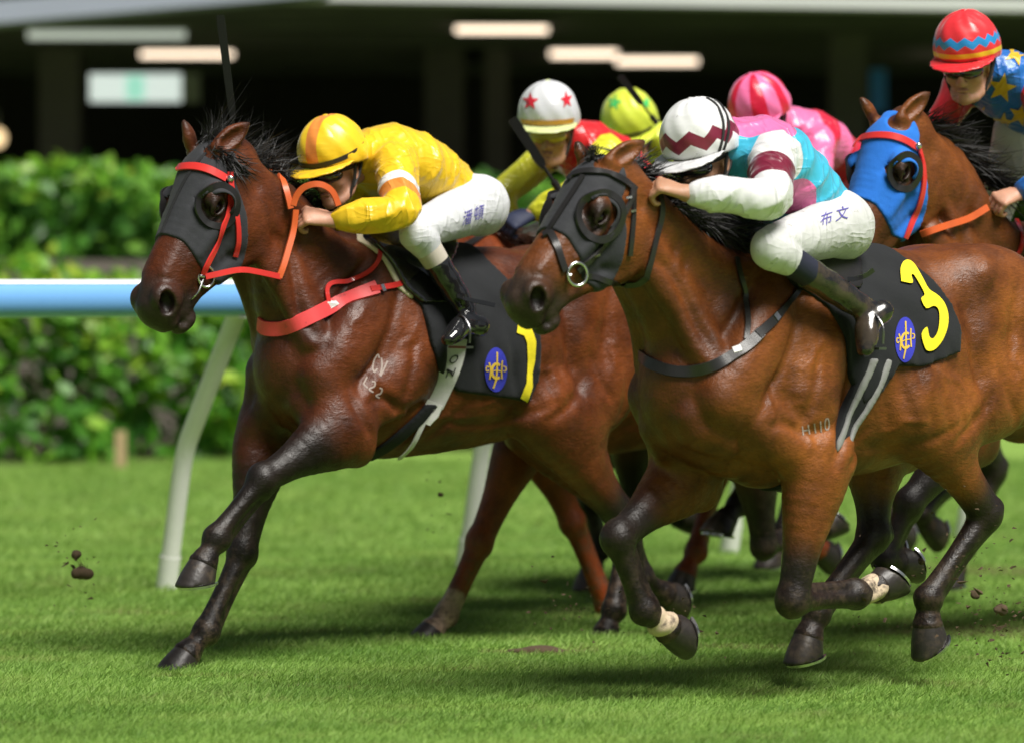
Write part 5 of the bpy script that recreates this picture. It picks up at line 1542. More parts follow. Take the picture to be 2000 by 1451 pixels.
over_strap('rein', [(402, 541), (425, 536), (470, 527), (510, 533), (547, 541)], .022, MAT['red_strap'], brA, nA, [d0, d0, d0 + .04, d0 + .1, d0 + .16], .02)
over_strap('rein_grip', [(544, 543), (553, 520), (564, 482), (573, 448), (577, 410)], .023, MAT['orange_rein'], brA, nA, [d0 + .16, d0 + .17, d0 + .2, hA + .03, hA + .03], .015, .010)
over_strap('rein_loop', [(572, 402), (578, 384), (594, 366), (622, 360), (648, 374), (660, 402)], .023, MAT['orange_rein'], brA, nA, [hA + .02, hA + .02, hA + .02, hA + .02, hA + .04, hA + .05], .02, .010)
over_strap('rein_grip', [(532, 335), (542, 342), (553, 358), (561, 382), (567, 408)], .023, MAT['orange_rein'], brA, nA, [hA + .3, hA + .25, hA + .15, hA + .05, hA + .02], .02, .010)
bpA = empty('breastplate', frA.mat()); tag(bpA, 'red breast girth strap round the chest of the leading horse', 'breastplate', 'breastplates')
strap('chest_strap', [(507, 632), (520, 642), (555, 641), (605, 620), (660, 592), (735, 562)], .054, MAT['pink_red'], bpA, [A['bvh']], .004, .007)
strap('buckle_strap', [(722, 567), (760, 560), (795, 552), (826, 546)], .022, MAT['red_strap'], bpA, [A['bvh']], .007, .006)
strap('neck_strap', [(640, 590), (637, 565), (650, 552), (690, 548), (722, 532), (740, 505), (736, 478), (716, 456)], .017, MAT['red_strap'], bpA, [A['bvh']], .006, .006)
strap('stitch_label', [(636, 598), (658, 592)], .030, MAT['white_label'], bpA, [A['bvh']], .012, .002)
strap('buckle', [(741, 566), (747, 564)], .028, MAT['steel'], bpA, [A['bvh']], .014, .003)
# cloth, saddle, girth
scA = empty('saddle_cloth', frA.mat()); tag(scA, 'black saddle cloth with yellow number 1 and blue oval badge', 'saddle cloth', 'numbered saddle cloths')
clA = sheet_on(A, 'cloth', [(800, 470), (812, 560), (838, 600), (846, 670), (862, 720), (900, 765), (1010, 780), (1036, 786), (1046, 740), (1050, 690), (1046, 650), (1036, 610), (1020, 560), (1000, 500), (990, 440)], .27, MAT['cloth_black'], scA, .016)
CLA = [bvh_of(clA)]
decal('number', [(1016, 622), (1034, 628), (1046, 668), (1044, 705), (1039, 730), (1039, 755), (1030, 784), (1016, 776), (1027, 748), (1029, 705), (1028, 670), (1022, 656), (1008, 651), (1010, 636)], MAT['yellow_print'], scA, CLA, .005)
emblem(scA, 968, 722, 22, 43, CLA)
sdA = empty('saddle', frA.mat()); tag(sdA, 'small black racing saddle with cream pad under the yellow jockey', 'saddle', 'racing saddles')
sheet_on(A, 'pad', [(752, 470), (770, 500), (790, 560), (812, 585), (840, 570), (860, 500), (840, 430), (780, 430)], .24, MAT['cream'], sdA, .010, .008, .001)
flA = sheet_on(A, 'flap', [(764, 465), (790, 520), (806, 565), (830, 592), (880, 590), (900, 520), (960, 470), (960, 420), (800, 420)], .25, MAT['patent'], sdA, .030, .009, .002)
grA = empty('girth', frA.mat()); tag(grA, 'pale grey webbing girth under the leading horse', 'girth', 'girths')
layA = [A['bvh'], CLA[0]]
strap('webbing', [(893, 660), (886, 700), (868, 745), (846, 790)], [.074, .078, .080], MAT['web_grey'], grA, layA, .008, .006)
sheet_on(A, 'pad', [(842, 790), (868, 790), (838, 835), (802, 895), (792, 990), (752, 990), (768, 895), (812, 830)], .24, MAT['cloth_black'], grA, .010, .008, 0., prims=A['Pt'])
strap('buckle_guard', [(848, 784), (838, 805), (828, 824)], [.070, .076, .05], MAT['white_label'], grA, [A['bvh']], .016, .006)
strap('thin_strap', [(846, 795), (828, 822), (802, 862), (776, 886)], .018, MAT['web_grey'], grA, [A['bvh']], .020, .005)
decal('webbing_print', stroke([(872, 722), (884, 728)], 5), MAT['band_black'], grA, layA + [bvh_of(o) for o in grA.children if o.name.startswith('webbing')], .003)
gbv = [bvh_of(o) for o in grA.children if o.name.startswith('webbing')]
glyph('N', 868, 738, 24, MAT['band_black'], grA, gbv + layA, .35, .2)
glyph('O', 874, 712, 24, MAT['band_black'], grA, gbv + layA, .3, .2)
# freeze-marks on the shoulder
mkA = A['root']
def marks(root, bvh, sets, w=3.2):
    for st_ in sets: decal('brand_mark', stroke(st_, w, 5), MAT['mark'], root, [bvh], .0012, 6)
marks(mkA, A['bvh'], [[(741, 700), (738, 693), (731, 703), (728, 718), (731, 727), (737, 720)], [(745, 699), (746, 716), (742, 734)], [(757, 705), (751, 718), (743, 735)],
                      [(717, 736), (710, 750)], [(710, 750), (718, 758)], [(726, 745), (732, 746), (731, 754), (721, 760), (729, 766)], [(741, 757), (746, 760), (743, 768), (734, 772), (741, 777)]])
hairs('mane', [A['H'].p(-.01, 0, .02), A['H'].p(.01, 0, -.06), A['H'].p(-.01, -.02, -.12)], [(-.45, .15, .75), (-.65, .0, .6), (-.8, .0, .35)], .12, MAT['hair'], mkA, 1600, .0015, .6, 3)
nk = [frA.L(x, y, -.02) for x, y in ((500, 300), (550, 345), (600, 392), (660, 425), (710, 450))]
hairs('mane', nk, [(-.5, -.2, .55), (-.6, -.3, .35), (-.6, -.3, .25), (-.6, -.3, .2), (-.6, -.3, .2)], .15, MAT['hair'], mkA, 1300, .0024, .35, 4)
hairs('mane', [A['H'].p(.02, .04, .02), A['H'].p(.03, .07, -.02), A['H'].p(.035, .085, -.07)], [(.2, .6, -.1), (-.1, .5, -.4), (-.4, .4, -.3)], .10, MAT['hair'], mkA, 260, .003, .35, 5)
hairs('tail', [(-1.33, 0, A['zw'] - .16), (-1.38, 0, A['zw'] - .20)], [(-.8, 0, .1), (-.8, 0, -.1)], .55, MAT['hair'], mkA, 400, .004, .45, 6, 8)

# rider of number 1
SA = Skull(frA.L(654, 326, .0), (.88, .30, -.24), (.24, .02, 1.0))
MAT['silkA'] = silk('silk_yellow', (.82, .52, .018), .33, .02, [(0., (.82, .52, .018)), (.125, (.78, .78, .80)), (.165, (.80, .27, .05)), (.215, (.82, .52, .018))])
JA = rider(frA, 'jockey in plain yellow silks and yellow cap with orange stripe', dict(
    pel=(885, 392, 0), wai=(840, 355, 0), che=(770, 318, 0), nek=(712, 305, 0), Lsh=(775, 322, .17), Lel=(782, 415, .34), Lwr=(645, 430, .18), Lha=(560, 415, .11),
    Rsh=(700, 330, -.17), Rel=(690, 440, -.26), Rwr=(590, 455, -.22), Rha=(530, 445, -.20),
    Lhip=(935, 402, .13), Lkn=(815, 452, .26), Lan=(908, 602, .30), Ltoe=(876, 664, .37), Lheel=(936, 640, .33)), SA,
    dict(silk=MAT['silkA'], breeches=MAT['breeches'], cap=dict(mat=MAT['capA'], peak=silk('peak_yellow', (.82, .52, .018)), band=(-.034, .022, .009, MAT['band_black']))), hands={'L': (.1, .75, .65)}, fat=1.1)
bvJ = [bvh_of(JA['breeches'])]
glyph('潘', 901, 440, 31, MAT['ink'], JA['root'], bvJ, .15, .20, .62); glyph('頓', 923, 431, 31, MAT['ink'], JA['root'], bvJ, .10, .20, .66)
def stirrup(fr, an, toe, heel, label):
    r = empty('stirrup', fr.mat()); tag(r, label, 'stirrup', 'stirrups')
    m = (toe * .6 + heel * .4); d = unit(toe - heel); mb = MB()
    mb.tube(catmull([m + [0, -.05, -.03], m + [0, -.048, .03], m + [0, 0, .07], m + [0, .048, .03], m + [0, .05, -.03]], 6), .004, 8); mb.box(m + [0, 0, -.045], (.035, .10, .008)); mb.build('iron', MAT['dark_steel'], r)
g = JA['g']; stirrup(frA, g['Lan'], g['Ltoe'], g['Lheel'], 'steel stirrup under the foot of the yellow jockey')
def whip(p0, p1, label, split=.55, r0=.0075, r1=.013):
    p0 = np.asarray(p0); p1 = np.asarray(p1); r = empty('whip', loc=tuple(p1)); tag(r, label, 'whip', 'riding whips')
    d = p0 - p1; mb = MB().tube([d * .0, d * split], [r0 * .8, r0 * .55], 10); mb.build('shaft', MAT['whip'], r, True)
    s = unit(np.cross(d, [0, 1, 0])); V = []
    for t, w in ((split - .02, r1 * .7), (split + .04, r1), (.97, r1 * 1.15), (1.0, r1)):
        for a, b in ((-1, -1), (1, -1), (1, 1), (-1, 1)): V.append(d * t + s * w * a + np.array([0, .004, 0]) * b)
    F = [(i * 4 + k, i * 4 + (k + 1) % 4, i * 4 + 4 + (k + 1) % 4, i * 4 + 4 + k) for i in range(3) for k in range(4)] + [(3, 2, 1, 0), (12, 13, 14, 15)]
    MB().add(V, F).build('flap', MAT['whip'], r)
    MB().tube([d * -.04, d * .12], r1 * .9, 10).build('grip', MAT['leather'], r, True)
whip(at_depth(430, 30, 14.0), at_depth(478, 420, 14.15), 'black whip held upright behind the ears of the leading horse', .50)

# ------------------------------------------------------------------ tack and rider of number 3
hood(B, 'black blinker hood on the nearest bay horse with black bridle', MAT['hood_black'],
     [(-.05, .10), (.34, .12), (.330, .03), (.335, -.04), (.355, -.10), (.375, -.15), (.345, -.235), (.33, -.235), (.25, -.215), (.15, -.145), (.085, -.07), (.02, -.06), (-.02, -.02)], (.070, .064), cup=.012)
LB = B['layers']
brB = empty('bridle', frB.mat()); tag(brB, 'black leather bridle with steel ring bit on the nearest horse', 'bridle', 'racing bridles')
strap('browband', [(1112, 352), (1122, 342), (1150, 336), (1185, 340), (1215, 352), (1240, 372)], .024, MAT['leather'], brB, LB, .004, .006)
strap('face_strap', [(1140, 345), (1118, 380), (1092, 420), (1072, 452)], .018, MAT['leather'], brB, LB, .005, .005)
strap('noseband', [(1062, 462), (1075, 456), (1085, 475), (1094, 505), (1102, 530)], .024, MAT['leather'], brB, LB, .004, .007)
strap('cheekpiece', [(1232, 370), (1226, 400), (1208, 430), (1188, 462), (1165, 492), (1142, 515), (1126, 530)], .020, MAT['leather'], brB, LB, .006, .006)
strap('throat_strap', [(1236, 372), (1235, 420), (1232, 460), (1228, 500)], .020, MAT['leather'], brB, LB, .005, .005)
for q in ((1230, 415), (1222, 388), (1160, 497)): strap('buckle', [(q[0] - 5, q[1]), (q[0] + 5, q[1] - 2)], .008, MAT['steel'], brB, LB, .013, .003)
c = cast(1122, 534, [B['bvh']], .014); bitB = c[0]
wring(bitB, SIDE * .8 + np.array([0, -.5, 0]), .034, .036, 'bit_ring', brB)
mb = MB(); mb.tube(catmull([bitB + [-.02, -.005, -.005], bitB + [-.05, .0, .005], bitB + [-.09, .03, .0]], 4), .007, 8); put('bit_bar', mb.V, mb.F, MAT['steel'], brB, True)
e0 = bitB[1]
strap('rein', [(1136, 536), (1165, 545), (1205, 553), (1245, 554), (1266, 540)], .020, MAT['leather'], brB, [B['bvh']], .010, .004)
strap('rein', [(1264, 542), (1270, 505), (1280, 460), (1290, 425), (1289, 395), (1280, 368)], .020, MAT['leather'], brB, [B['bvh']], .008, .005)
bpB = empty('breastplate', frB.mat()); tag(bpB, 'black leather breastplate strap round the chest of the nearest horse', 'breastplate', 'breastplates')
strap('chest_strap', [(1252, 694), (1275, 712), (1320, 726), (1370, 722), (1420, 702), (1460, 675), (1485, 650)], .038, MAT['leather'], bpB, [B['bvh']], .004, .007)
strap('buckle_strap', [(1478, 656), (1510, 625), (1535, 596), (1560, 564)], [.034, .030, .018, .018], MAT['leather'], bpB, [B['bvh']], .007, .006)
strap('neck_strap', [(1436, 505), (1446, 545), (1457, 585), (1463, 625), (1458, 665)], .018, MAT['leather'], bpB, [B['bvh']], .006, .006)
strap('stitch_label', [(1433, 688), (1448, 682)], .024, MAT['white_label'], bpB, [B['bvh']], .012, .002)
strap('buckle', [(1509, 624), (1515, 617)], .026, MAT['steel'], bpB, [B['bvh']], .014, .003)
scB = empty('saddle_cloth', frB.mat()); tag(scB, 'black saddle cloth with yellow number 3 and partly hidden blue badge', 'saddle cloth', 'numbered saddle cloths')
clB = sheet_on(B, 'cloth', [(1585, 470), (1598, 560), (1640, 600), (1662, 660), (1668, 730), (1690, 790), (1722, 765), (1745, 715), (1790, 716), (1864, 688), (1872, 640), (1868, 595), (1850, 545), (1826, 498), (1812, 420)], .27, MAT['cloth_black'], scB, .018)
CLB = [bvh_of(clB)]
decal('number', smooth_poly([(1758, 553), (1757, 528), (1763, 514), (1773, 511), (1785, 520), (1800, 545), (1812, 567), (1827, 577), (1841, 592), (1849, 615), (1848, 640), (1838, 666), (1825, 682), (1811, 687), (1803, 679), (1797, 654), (1808, 640), (1812, 658), (1820, 662), (1829, 648), (1832, 625), (1830, 607), (1821, 600), (1806, 604), (1796, 586), (1803, 578), (1794, 558), (1783, 540), (1778, 541), (1780, 556)], 3), MAT['yellow_print'], scB, CLB, .008)
emblem(scB, 1767, 664, 20, 44, CLB, -.12)
sdB = empty('saddle', frB.mat()); tag(sdB, 'small black racing saddle under the turquoise jockey', 'saddle', 'racing saddles')
flB = sheet_on(B, 'flap', [(1520, 470), (1560, 530), (1580, 562), (1640, 575), (1700, 560), (1740, 480), (1740, 420), (1560, 420)], .25, MAT['leather'], sdB, .032, .009, .002)
grB = empty('girth', frB.mat()); tag(grB, 'black girth with two grey stripes under the nearest horse', 'girth', 'girths')
layB = [B['bvh'], CLB[0]]
sheet_on(B, 'pad', [(1680, 700), (1728, 700), (1690, 800), (1652, 900), (1648, 1010), (1590, 1010), (1602, 900), (1648, 800)], .24, MAT['cloth_black'], grB, .010, .008, 0., prims=B['Pt'])
sheet_on(B, 'webbing', [(1684, 700), (1698, 700), (1662, 800), (1634, 868), (1622, 884), (1624, 862), (1652, 800)], .24, MAT['web_dark'], grB, .020, .006, 0., prims=B['Pt'])
sheet_on(B, 'webbing', [(1712, 700), (1726, 700), (1690, 800), (1648, 900), (1644, 1005), (1626, 1005), (1634, 900), (1680, 800)], .24, MAT['web_dark'], grB, .020, .006, 0., prims=B['Pt'])
mkB = B['root']
marks(mkB, B['bvh'], [[(1567, 832), (1569, 850)], [(1578, 829), (1581, 848)], [(1568, 841), (1580, 839)], [(1590, 826), (1593, 846)], [(1602, 822), (1604, 844)],
                      [(1614, 816), (1611, 824), (1612, 836), (1615, 840)], [(1616, 840), (1619, 832), (1618, 820), (1615, 816)]], 2.8)
nk = [frB.L(x, y, -.02) for x, y in ((1215, 325), (1280, 365), (1350, 410), (1420, 445), (1480, 465))]
hairs('mane', nk, [(-.5, -.1, .5), (-.6, .3, .25), (-.6, .5, .15), (-.6, .5, .1), (-.7, .5, .1)], .15, MAT['hair'], mkB, 1100, .004, .3, 14)
nk = [frB.L(x, y, .06) for x, y in ((1300, 395), (1370, 435), (1430, 468), (1475, 485))]
hairs('mane', nk, [(-.3, .5, .1), (-.5, .5, -.1), (-.5, .5, -.1), (-.5, .5, -.1)], .13, MAT['hair'], mkB, 700, .004, .35, 15)
hairs('forelock', [B['H'].p(.0, -.02, .03), B['H'].p(.03, .02, .035)], [(-.2, .1, .5), (.3, .1, .4)], .06, MAT['hair'], mkB, 160, .003, .3, 16)
for key in ('LF', 'RF'):
    p = B['fore'][key]; a = p[2] * .48 + p[3] * .52; b = p[2] * .10 + p[3] * .90
    tv, tq = sculpt([Tube([tuple(a) + (.043,), tuple(b) + (.051,)], (0, 1, 0), 0, 1)], .007, extra=lambda F, lo, h_: F + .004 * np.sin((lo[0] + np.arange(F.shape[0]) * h_)[:, None, None] * 70 + (lo[2] + np.arange(F.shape[2]) * h_)[None, None] * 90), relax=1)
    link('pastern_tape', mesh_np('pastern_tape', tv, tq), MAT['tape'], mkB)['label'] = 'cream tape wrapped round the pastern'

SB = Skull(frB.L(1370, 306, .0), (.88, .26, -.30), (.30, .05, 1.0), 1.04)
WHT = (.72, .72, .73); MAR = (.17, .012, .035)
MAT['silkB'] = silk('silk_turquoise', (.055, .46, .68), .33, .02, [(0., WHT), (.085, MAR), (.20, WHT)], mask2=(.72, .16, .38))
def panelB(V, g):
    p = g['che'] + [.03, 0, .11]; q = g['nek'] + [-.04, 0, .10]
    d = np.minimum(np.linalg.norm((V - p) * [1, .55, 1], axis=1), np.linalg.norm((V - q) * [1, .55, 1], axis=1))
    r = g['che'] * .5 + g['wai'] * .5 + [.06, .15, -.09]
    return np.maximum(.105 - d, .085 - np.linalg.norm(V - r, axis=1))
JB = rider(frB, 'jockey in turquoise and pink silks with white and maroon sleeves', dict(
    pel=(1598, 430, 0), wai=(1552, 378, 0), che=(1480, 312, 0), nek=(1420, 294, 0), Lsh=(1508, 308, .17), Lel=(1500, 385, .32), Lwr=(1340, 378, .16), Lha=(1255, 352, .08),
    Rsh=(1410, 325, -.17), Rel=(1345, 395, -.27), Rwr=(1265, 385, -.16), Rha=(1215, 370, -.12),
    Lhip=(1642, 442, .13), Lkn=(1505, 484, .27), Lan=(1682, 600, .31), Ltoe=(1690, 682, .36), Lheel=(1722, 612, .34)), SB,
    dict(silk=MAT['silkB'], breeches=MAT['breeches_muddy'], skin=MAT['skin2'], cap=dict(mat=cap_zigzag('cap_maroon', WHT, MAR, -.010, .034, 9, .030, .09), peak=silk('peak_white', (.62, .62, .63), .3, .1), band=None)),
    sock=MAT['navy'], boots='boot_muddy', panel=panelB, fat=1.12, hands={'L': (.0, .6, .8)})
bvJ = [bvh_of(JB['breeches'])]
glyph('布', 1600, 443, 29, MAT['ink'], JB['root'], bvJ, .10, .30, .85); glyph('文', 1630, 432, 29, MAT['ink'], JB['root'], bvJ, .10, .22, .9)
g = JB['g']; stirrup(frB, g['Lan'], g['Ltoe'], g['Lheel'], 'steel stirrup under the muddy boot of the turquoise jockey')
for J_, fr_, q in ((JA, frA, [(892, 578), (915, 586), (945, 592), (967, 597)]), (JB, frB, [(1655, 546), (1672, 545), (1692, 538), (1706, 527)])):
    dk = fr_.toW(J_['g']['Lan'])[1] - .06
    over_strap('boot_strap', q, .016, MAT['patent'], J_['root'], [bvh_of(o) for o in J_['root'].children if o.name.startswith('boot')][:1], [dk] * 4, .004, .006)
hb = [bvh_of(JB['helmet'])]
for pts in ([(1380, 193), (1398, 205), (1410, 232), (1412, 262), (1404, 296)], [(1396, 195), (1412, 212), (1422, 240), (1420, 268), (1410, 300)]): strap('elastic', pts, .010, MAT['band_black'], JB['root'], hb, .002, .003)

# ------------------------------------------------------------------ blue-hooded horse and its rider
hood(F, 'bright blue blinker hood with red browband at the right edge', MAT['hood_blue'],
     [(-.05, .10), (.36, .12), (.353, .03), (.362, -.04), (.39, -.10), (.40, -.15), (.38, -.215), (.33, -.235), (.25, -.215), (.15, -.145), (.085, -.07), (.02, -.06), (-.02, -.02)], (.056, .058), cup=.02)
LF_ = F['layers']
brF = empty('bridle', frF.mat()); tag(brF, 'red bridle over the blue hood', 'bridle', 'racing bridles')
strap('browband', [(1668, 288), (1676, 274), (1700, 267), (1735, 266), (1765, 274), (1790, 290)], .028, MAT['red_strap'], brF, LF_, .004, .006)
strap('cheekpiece', [(1790, 286), (1800, 320), (1802, 360), (1794, 400), (1780, 435), (1766, 465)], .022, MAT['red_strap'], brF, LF_, .006, .006)
c = cast(1789, 287, LF_, .014)
if c: gv_, gq_ = sculpt([Ell((0, 0, 0), (.014, .010, .014), None, 0)], .004, relax=1); put('buckle_boss', gv_ + c[0], [tuple(q) for q in gq_.tolist()], MAT['steel'], brF, True)
over_strap('rein_grip', [(1800, 458), (1830, 447), (1862, 437), (1895, 426), (1928, 406)], .026, MAT['orange_rein'], brF, [F['bvh']], [15.] * 5, .03, .008)
nk = [frF.L(x, y, -.02) for x, y in ((1800, 245), (1850, 285), (1900, 330), (1960, 380))]
hairs('mane', nk, [(-.6, .2, .4), (-.8, .2, .15), (-.8, .2, .1), (-.8, .2, .1)], .17, MAT['hair'], F['root'], 800, .004, .3, 24)
bpF = empty('breastplate', frF.mat()); tag(bpF, 'red breastplate strap of the blue hooded horse at the right edge', 'breastplate', 'breastplates')
strap('chest_strap', [(1900, 500), (1940, 535), (1975, 553), (2020, 545)], .036, MAT['pink_red'], bpF, [F['bvh']], .005, .007)
strap('neck_strap', [(1985, 430), (1995, 465), (1985, 500), (1945, 525)], .016, MAT['red_strap'], bpF, [F['bvh']], .005, .006)
SF = Skull(frF.L(1890, 121, .05), (.82, .44, -.26), (.20, .1, 1.0), 1.04)
BLU = (.015, .14, .50)
MAT['silkF'] = silk('silk_blue', BLU, .36, .02, [(0., (.55, .015, .025)), (.24, (.62, .36, .02)), (.38, BLU)])
JF = rider(frF, 'jockey in blue silks with yellow stars and red cap at the right edge', dict(
    pel=(2120, 300, 0), wai=(2060, 235, 0), che=(1985, 175, 0), nek=(1935, 140, 0), Lsh=(2035, 190, .18), Lel=(2075, 330, .30), Lwr=(1990, 378, .18), Lha=(1925, 400, .14),
    Rsh=(1880, 170, -.17), Rel=(1825, 265, -.24), Rwr=(1850, 350, -.14), Rha=(1840, 395, -.10),
    Lhip=(2150, 330, .13), Lkn=(2040, 420, .26), Lan=(2110, 560, .30), Ltoe=(2075, 625, .36), Lheel=(2130, 600, .33), Rkn=(1950, 405, -.20), Rhip=(1990, 262, -.10)), SF,
    dict(silk=MAT['silkF'], breeches=MAT['breeches_muddy'], cap=dict(mat=cap_zigzag('cap_red', (.72, .03, .04), (.02, .25, .62), .010, .040, 15, .018, .0, (-.030, -.012, (.75, .48, .02))), peak=silk('peak_red', (.70, .02, .03)))),
    hands={'L': (.2, .5, .8)})
sb = [bvh_of(JF['silks'])]
GOLD = MAT['gold_star'] = silk('silk_gold', (.66, .42, .02), .4)
for cx, cy, r_, ro in ((1957, 172, 30, .2), (1890, 180, 24, -.2), (1985, 105, 26, .4), (1960, 240, 22, .1), (1915, 225, 20, .5), (1992, 225, 24, .3)): decal('star', star(cx, cy, r_, ro), GOLD, JF['root'], sb, .003)

# ------------------------------------------------------------------ rider of the chestnut
SCk = Skull(frC.L(1072, 253, .08), (.68, .66, -.14), (.08, .06, 1.0), 1.05)
YEL = (.62, .62, .03)
MAT['silkC'] = silk('silk_red', (.62, .012, .018), .36, .0, [(0., YEL)])
JC = rider(frC, 'jockey in red silks with yellow sleeves and silver star cap', dict(
    pel=(1270, 410, 0), wai=(1225, 360, 0), che=(1160, 305, 0), nek=(1110, 275, 0), Lsh=(1190, 300, .17), Lel=(1135, 370, .26), Lwr=(1035, 420, .16), Lha=(965, 448, .12),
    Rsh=(1070, 300, -.17), Rel=(985, 375, -.22), Rwr=(985, 440, -.12), Rha=(940, 455, -.1),
    Lhip=(1310, 420, .13), Lkn=(1200, 470, .26), Lan=(1280, 600, .30), Ltoe=(1250, 660, .36), Lheel=(1300, 640, .33)), SCk,
    dict(silk=MAT['silkC'], breeches=MAT['breeches'], skin=MAT['skin2'], cap=dict(mat=silk('cap_silver', (.60, .61, .64), .3, wr=.16), peak=silk('peak_lime', (.60, .66, .30), .4), band=(-.030, -.026, .010, silk('band_gold', (.52, .24, .02))))), gloves=True, goggles='goggle_yellow')
hb = [bvh_of(JC['helmet'])]; RED = MAT['star_red'] = silk('star_red', (.62, .02, .04))
decal('star', star(1036, 199, 18, .05, .95), RED, JC['root'], hb, .002, 5); decal('star', star(1106, 196, 18, -.15, .7), RED, JC['root'], hb, .002, 5)
dC = SCk.o; wC = frC.toW(SCk.o)[1]
whip(at_depth(1000, 232, wC - .30), at_depth(1092, 372, wC - .22), 'black whip in front of the red and yellow jockey', .35, .011, .018)
sbC = [bvh_of(JC['silks'])]
for pts in ([(1028, 288), (1000, 310), (975, 335), (955, 365)], [(1150, 288), (1180, 292), (1206, 300)]): strap('seam', pts, .012, MAT['band_black'], JC['root'], sbC, .002, .002)
hairs('mane', [frC.L(x, y, .0) for x, y in ((860, 425), (930, 450), (1000, 470), (1060, 485))], [(-.5, .2, .3), (-.6, .4, .15), (-.6, .4, .1), (-.6, .4, .1)], .14, MAT['hair_red'], C['root'], 500, .004, .3, 34)
grC = empty('rein', frC.mat()); tag(grC, 'dark rein of the chestnut horse under the navy gloves', 'rein')
strap('rein_strap', [(885, 490), (920, 472), (960, 452), (1000, 455)], .022, MAT['leather'], grC, [C['bvh']], .006, .005)

# ------------------------------------------------------------------ riders mostly hidden behind
SD = Skull(frD.L(1232, 257, .05), (.70, .58, -.42), (.28, .14, 1.0))
LIM = (.60, .70, .05)
JD = rider(frD, 'jockey in lime green silks and lime cap with green stars', dict(
    pel=(1420, 400, 0), wai=(1375, 350, 0), che=(1310, 300, 0), nek=(1265, 275, 0), Lsh=(1335, 300, .17), Lel=(1350, 390, .26), Lwr=(1310, 430, .16), Lha=(1260, 440, .12),
    Lhip=(1455, 410, .13), Lkn=(1355, 460, .26), Lan=(1430, 590, .30), Ltoe=(1400, 650, .36), Lheel=(1450, 630, .33)), SD,
    dict(silk=silk('silk_lime', LIM, .36), breeches=MAT['breeches'], skin=MAT['skin2'], cap=dict(mat=silk('cap_lime', (.62, .72, .06), .33, wr=.16), band=(-.030, -.022, .007, MAT['band_black']))), h=.010, legs=False)
hb = [bvh_of(JD['helmet'])]; GRN = silk('star_green', (.06, .48, .12))
decal('star', star(1200, 201, 17, .2, .9), GRN, JD['root'], hb, .002, 5); decal('star', star(1262, 202, 15, -.2, .6), GRN, JD['root'], hb, .002, 5)
wD = frD.toW(SD.o)[1]
whip(at_depth(1210, 148, wD - .3), at_depth(1280, 238, wD - .22), 'thin black whip across the lime green cap', .4, .008, .014)
SE = Skull(frE.L(1488, 231, .05), (.86, .30, -.40), (.36, .05, 1.0))
PNK, RD = (.80, .16, .36), (.64, .010, .045)
m = NT('silk_pink_red'); t_ = m.math('PINGPONG', m.math('MULTIPLY', m.attr('torso'), 11.0), 1.0); MAT['silkE'] = silk_nodes(m, m.mix(m.math('GREATER_THAN', t_, .5), PNK, RD), .34)
JE = rider(frE, 'jockey in pink and red striped silks with matching cap', dict(
    pel=(1690, 385, 0), wai=(1640, 325, 0), che=(1575, 275, 0), nek=(1530, 250, 0), Lsh=(1600, 280, .17), Lel=(1590, 370, .28), Lwr=(1500, 410, .16), Lha=(1440, 425, .12),
    Lhip=(1725, 400, .13), Lkn=(1630, 450, .26), Lan=(1700, 580, .30), Ltoe=(1670, 640, .36), Lheel=(1720, 620, .33)), SE,
    dict(silk=MAT['silkE'], breeches=MAT['breeches'], cap=dict(mat=cap_stripe('cap_pink', PNK, RD, .52, 7), peak=silk('peak_pink', PNK))), h=.010, legs=False)

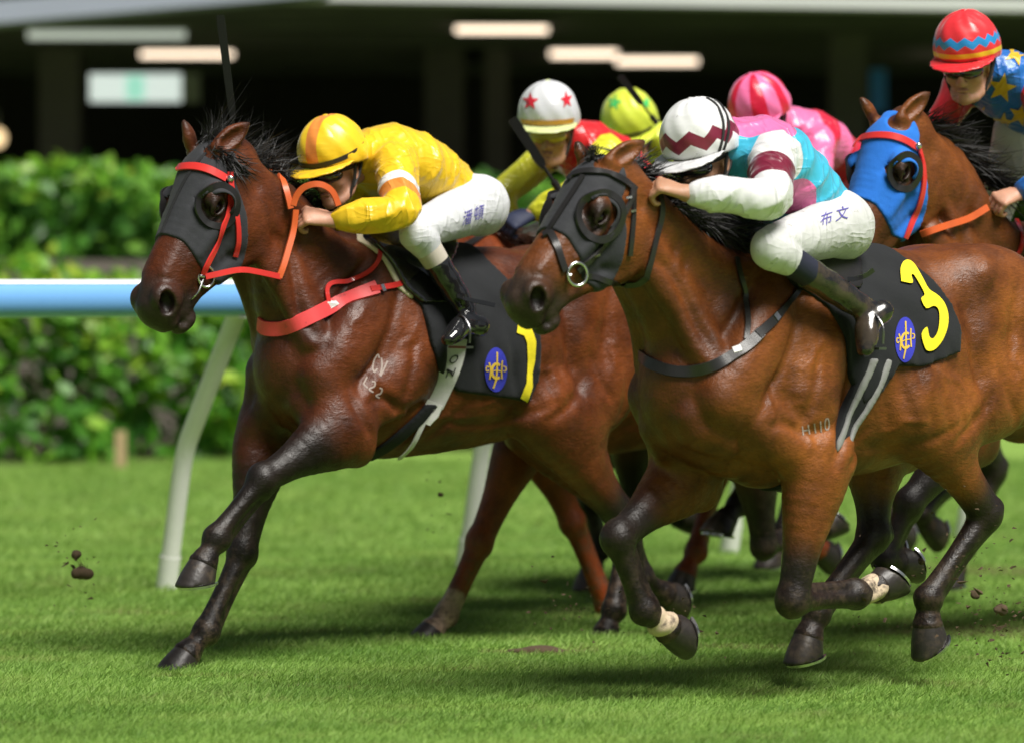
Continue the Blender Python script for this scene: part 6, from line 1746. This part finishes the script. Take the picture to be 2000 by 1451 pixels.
# ------------------------------------------------------------------ turf thrown up
MAT['clod'] = simple('clod', (.075, .048, .026), .95, var=.5, scale=60, bump=.8, bscale=60)
def clod(px, py, dep, r, label, seed, grassy=False, ground=False):
    R = np.random.default_rng(seed)
    p = on_ground(px, py) if ground else at_depth(px, py, dep)
    P = [Ell(R.normal(0, r * .35, 3), np.abs(R.normal(r * .6, r * .2, 3)) + r * .2, None, r * .3) for _ in range(6)]
    if ground:
        for e in P: e.c[2] = abs(e.c[2]) * .2; e.r[2] *= .35; e.r[0] *= 1.6; e.lo = e.c - e.r; e.hi = e.c + e.r
    V, Q = sculpt(P, r / 5, relax=1)
    o = empty('turf_clod', loc=tuple(p)); tag(o, label, 'clod', 'clods of turf')
    link('soil', mesh_np('soil', V, Q), MAT['clod'], o)
    if grassy: hairs('roots', [(0, 0, r * .3), (r * .2, 0, r * .4)], [(.4, 0, .9), (-.5, .1, .8)], r * 1.4, MAT['leaf'] if False else MAT['clod'], o, 30, .002, .4, seed)
clod(160, 1118, 14.6, .024, 'brown clod flying low at the left by the white post', 1, True)
clod(148, 1085, 14.6, .018, 'small crumb just above the flying clod at the left', 2)
clod(1060, 1272, 0, .045, 'bare brown divot on the turf under the horses', 3, ground=True)
for x, y, d_, r_, lb in ((1905, 1160, 13.0, .013, 'lump of soil in the air right of the rear hock'), (1955, 1190, 12.9, .015, 'largest lump of soil near the right edge over brown turf'), (1800, 1095, 13.8, .010, 'crumb of soil beside a raised hoof at right'), (860, 965, 15.5, .009, 'dark fleck of soil between the white posts')):
    clod(x, y, d_, r_, lb, int(x))
def spray():
    R = np.random.default_rng(77); V = []; F = []
    for (cx, cy, dep, sx, sy, n, r) in ((1900, 1150, 13.1, 55, 70, 120, .0045), (1960, 1230, 12.9, 40, 50, 90, .0045), (165, 1105, 14.6, 30, 45, 45, .004), (1110, 1180, 14.2, 45, 28, 50, .0045), (1330, 1215, 12.9, 35, 30, 40, .004), (850, 975, 15.5, 20, 40, 18, .004), (1690, 1200, 13.0, 60, 50, 40, .0035)):
        for _ in range(n):
            p = at_depth(cx + R.normal(0, sx), cy + R.normal(0, sy), dep + R.normal(0, .15)); p[2] = max(p[2], .01); s_ = r * R.lognormal(0, .5); b = len(V)
            q = R.normal(0, 1, (4, 3)); q /= np.linalg.norm(q, axis=1)[:, None]; V += list(p + q * s_ * np.array([1.6, 1, 1])); F += [(b, b + 1, b + 2), (b, b + 2, b + 3), (b, b + 3, b + 1), (b + 1, b + 3, b + 2)]
    o = link('soil_spray', mesh_py('soil_spray', V, F), MAT['clod']); tag(o, 'fine spray of soil crumbs thrown up by the hooves', 'soil', kind='stuff')
spray()
print('script', round(time.time() - T0, 1))
